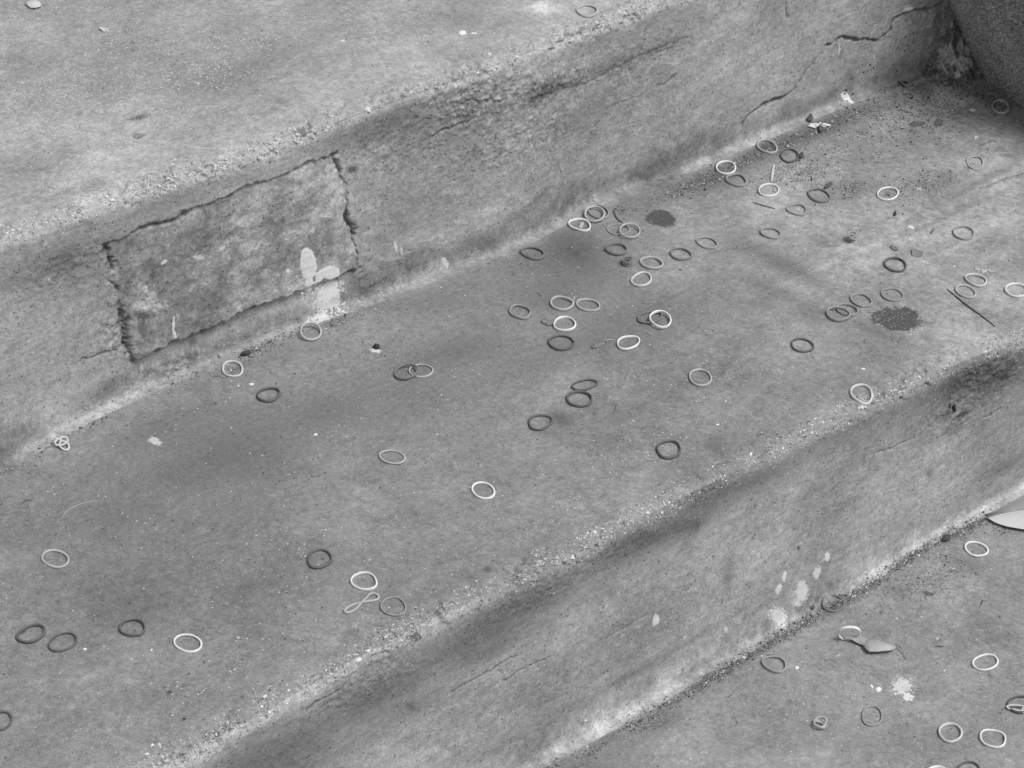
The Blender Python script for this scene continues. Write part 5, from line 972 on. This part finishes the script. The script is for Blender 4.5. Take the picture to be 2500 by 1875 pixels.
def paper_twist():
    cx, cy = CORNER[4]; z0 = surf('M', cx, cy)[2]; root = empty('paper_twist', (cx, cy, z0)); tag(root, 'shredded white paper twist lying at the riser foot near the planter', 'paper')
    m = lit_mat('paper', 0.62, rough=0.8, var=0.15, scale=500)
    for k, (l, ang, off, tn) in enumerate(((0.019, 0.05, 0.0, 0.0), (0.016, -0.10, 0.0012, 0.0006), (0.012, 0.22, -0.0012, 0.0003), (0.007, 0.9, 0.0006, 0.001))):
        t = np.linspace(-0.5, 0.5, 26); e = np.array([math.cos(ang-0.64), math.sin(ang-0.64)])
        P = np.stack([t*l*e[0]-off*e[1], t*l*e[1]+off*e[0], 0.0016+tn+0.0007*np.sin(7*t+k)], -1)
        wv = 0.0026*(0.45+0.55*np.sin((t+0.5)*np.pi)**0.5)
        V, F = sweep(P, wv, 0.0004, closed=False, up=np.stack([0.6*np.sin(9*t+k), 0.5*np.cos(8*t), np.ones(26)], -1))
        mesh_obj('strip', V, F, m, root)
paper_twist()

# ------------------------------------------------------------------ leaves
def resample(P, n):
    P = np.array(P, float); d = np.concatenate([[0], np.cumsum(np.linalg.norm(np.diff(P, axis=0), axis=1))]); d /= d[-1]
    k = np.linspace(0, 1, n); Q = np.stack([np.interp(k, d, P[:, c]) for c in range(3)], -1)
    for _ in range(3): Q[1:-1] = (Q[:-2]+2*Q[1:-1]+Q[2:])/4
    return Q
def loft(name, A, B, bulge, mat, parent, th=0.00035, n=48, m=16, wave=0.0):
    """thin curved blade between two edges; bulge(s, q) is its height above the straight line"""
    a = resample(A, n)[:, None]; b = resample(B, n)[:, None]; q = np.linspace(0, 1, m)[None, :, None]; s = np.linspace(0, 1, n)[:, None]
    P = a*(1-q)+b*q; P[..., 2] += bulge(s, q[..., 0])+wave*np.sin(9*s+3*q[..., 0])
    P = P-np.array(parent.location); o2 = n*m
    g = np.arange(n*m).reshape(n, m); f = np.stack([g[:-1, :-1], g[1:, :-1], g[1:, 1:], g[:-1, 1:]], -1).reshape(-1, 4)
    rim = np.concatenate([g[:, 0], g[-1, 1:], g[::-1, -1][1:], g[0, ::-1][1:-1]]); r2 = np.roll(rim, -1)
    F = np.concatenate([f, f[:, ::-1]+o2, np.stack([rim, rim+o2, r2+o2, r2], -1)])
    P = P.reshape(-1, 3); return mesh_obj(name, np.concatenate([P, P-np.array([0, 0, th])]), F, mat, parent)
M_LEAF = simple_material('dry_leaf', 0.33, 0.5, 0.15, 350, 0.35, bump=0.2, mottle=0.2)
M_LEAF2 = simple_material('pale_leaf', 0.52, 0.45, 0.10, 300, 0.4, bump=0.15, mottle=0.15)
def broken_leaf():
    c = np.mean(LEAF_A['R'][0]+LEAF_A['L'][0], 0); root = empty('broken_leaf', (c[0], c[1], -H)); tag(root, 'broken curled grey leaf lying on the lower step', 'leaf', 'fallen leaves')
    loft('blade', LEAF_A['R'][0], LEAF_A['R'][1], lambda s, q: 0.0024*np.sin(np.pi*q)*np.sin(np.pi*s)+0.0008*np.sin(np.pi*s)*q, M_LEAF, root)
    loft('torn_blade', LEAF_A['L'][0], LEAF_A['L'][1], lambda s, q: -0.0006+0.0007*np.sin(np.pi*q)+0.0006*np.sin(7*s)*q, M_LEAF, root)
    P = resample(LEAF_A['S'][0], 18); t = np.linspace(0, 1, 18); P[:, 2] = -H+0.0040*(1-t)+0.0005
    V, F = sweep(P-np.array(root.location), 0.0010*(1-0.5*t), 0.0010*(1-0.5*t), closed=False, m=8); mesh_obj('stalk', V, F, lit_mat('dry_fibre', 0.22), root)
broken_leaf()
def folded_leaf():
    A = LEAF_B['rib'][0]; root = empty('folded_leaf', (A[0], A[1], -H)); tag(root, 'big pale leaf folded along its rib on the lower step at right edge', 'leaf', 'fallen leaves')
    loft('pale_half', LEAF_B['rib'], LEAF_B['low'], lambda s, q: 0.0018*np.sin(np.pi*q)*np.sin(np.pi*s)+0.0010*s*(1-q), M_LEAF2, root, n=70)
    rib2 = [[r[0], r[1]+0.0004, r[2]+0.0002] for r in LEAF_B['rib']]
    loft('raised_half', rib2, LEAF_B['top'], lambda s, q: -0.0018*np.sin(np.pi*q)*np.sin(np.pi*s), lit_mat('leaf_shade_tone', 0.22, rough=0.6, var=0.12, scale=300, mottle=0.15), root, n=70)  # same leaf, darker copy of its material: shade painted into the raised half
    P = resample(LEAF_B['rib'], 50); P[:, 2] += 0.0006; V, F = sweep(P-np.array(root.location), 0.0009, 0.0007, closed=False, m=8); mesh_obj('midrib', V, F, M_LEAF2, root)
folded_leaf()
def clear_blobs():
    m, nt, b = new_mat('clear_plastic'); b.inputs['Base Color'].default_value = (0.9, 0.9, 0.9, 1); b.inputs['Transmission Weight'].default_value = 0.85; b.inputs['Roughness'].default_value = 0.18; b.inputs['IOR'].default_value = 1.4
    for k, (dx, dy, r, lab) in enumerate(((0, 0, 0.0030, 'clear plastic blob lying on the white band rim, left of two'), (0.0062, -0.0045, 0.0030, 'clear plastic blob beside the white band, right of two'))):
        x, y = CORNER[5][0]+dx, CORNER[5][1]+dy; z0 = surf('L', x, y)[2]; V, F = icosphere(4)
        n = 1+0.13*samp(T_CHIP, V[:, 0]*0.02+k, V[:, 1]*0.02+V[:, 2]*0.02); P = V*n[:, None]*np.array([r, r*0.9, 0.0016 if k else 0.0021]); P[:, 2] += 0.0013 if k else 0.0019
        tag(mesh_obj('plastic_blob', P, F, m, loc=(x, y, z0)), lab, 'plastic', 'clear plastic blobs')
clear_blobs()
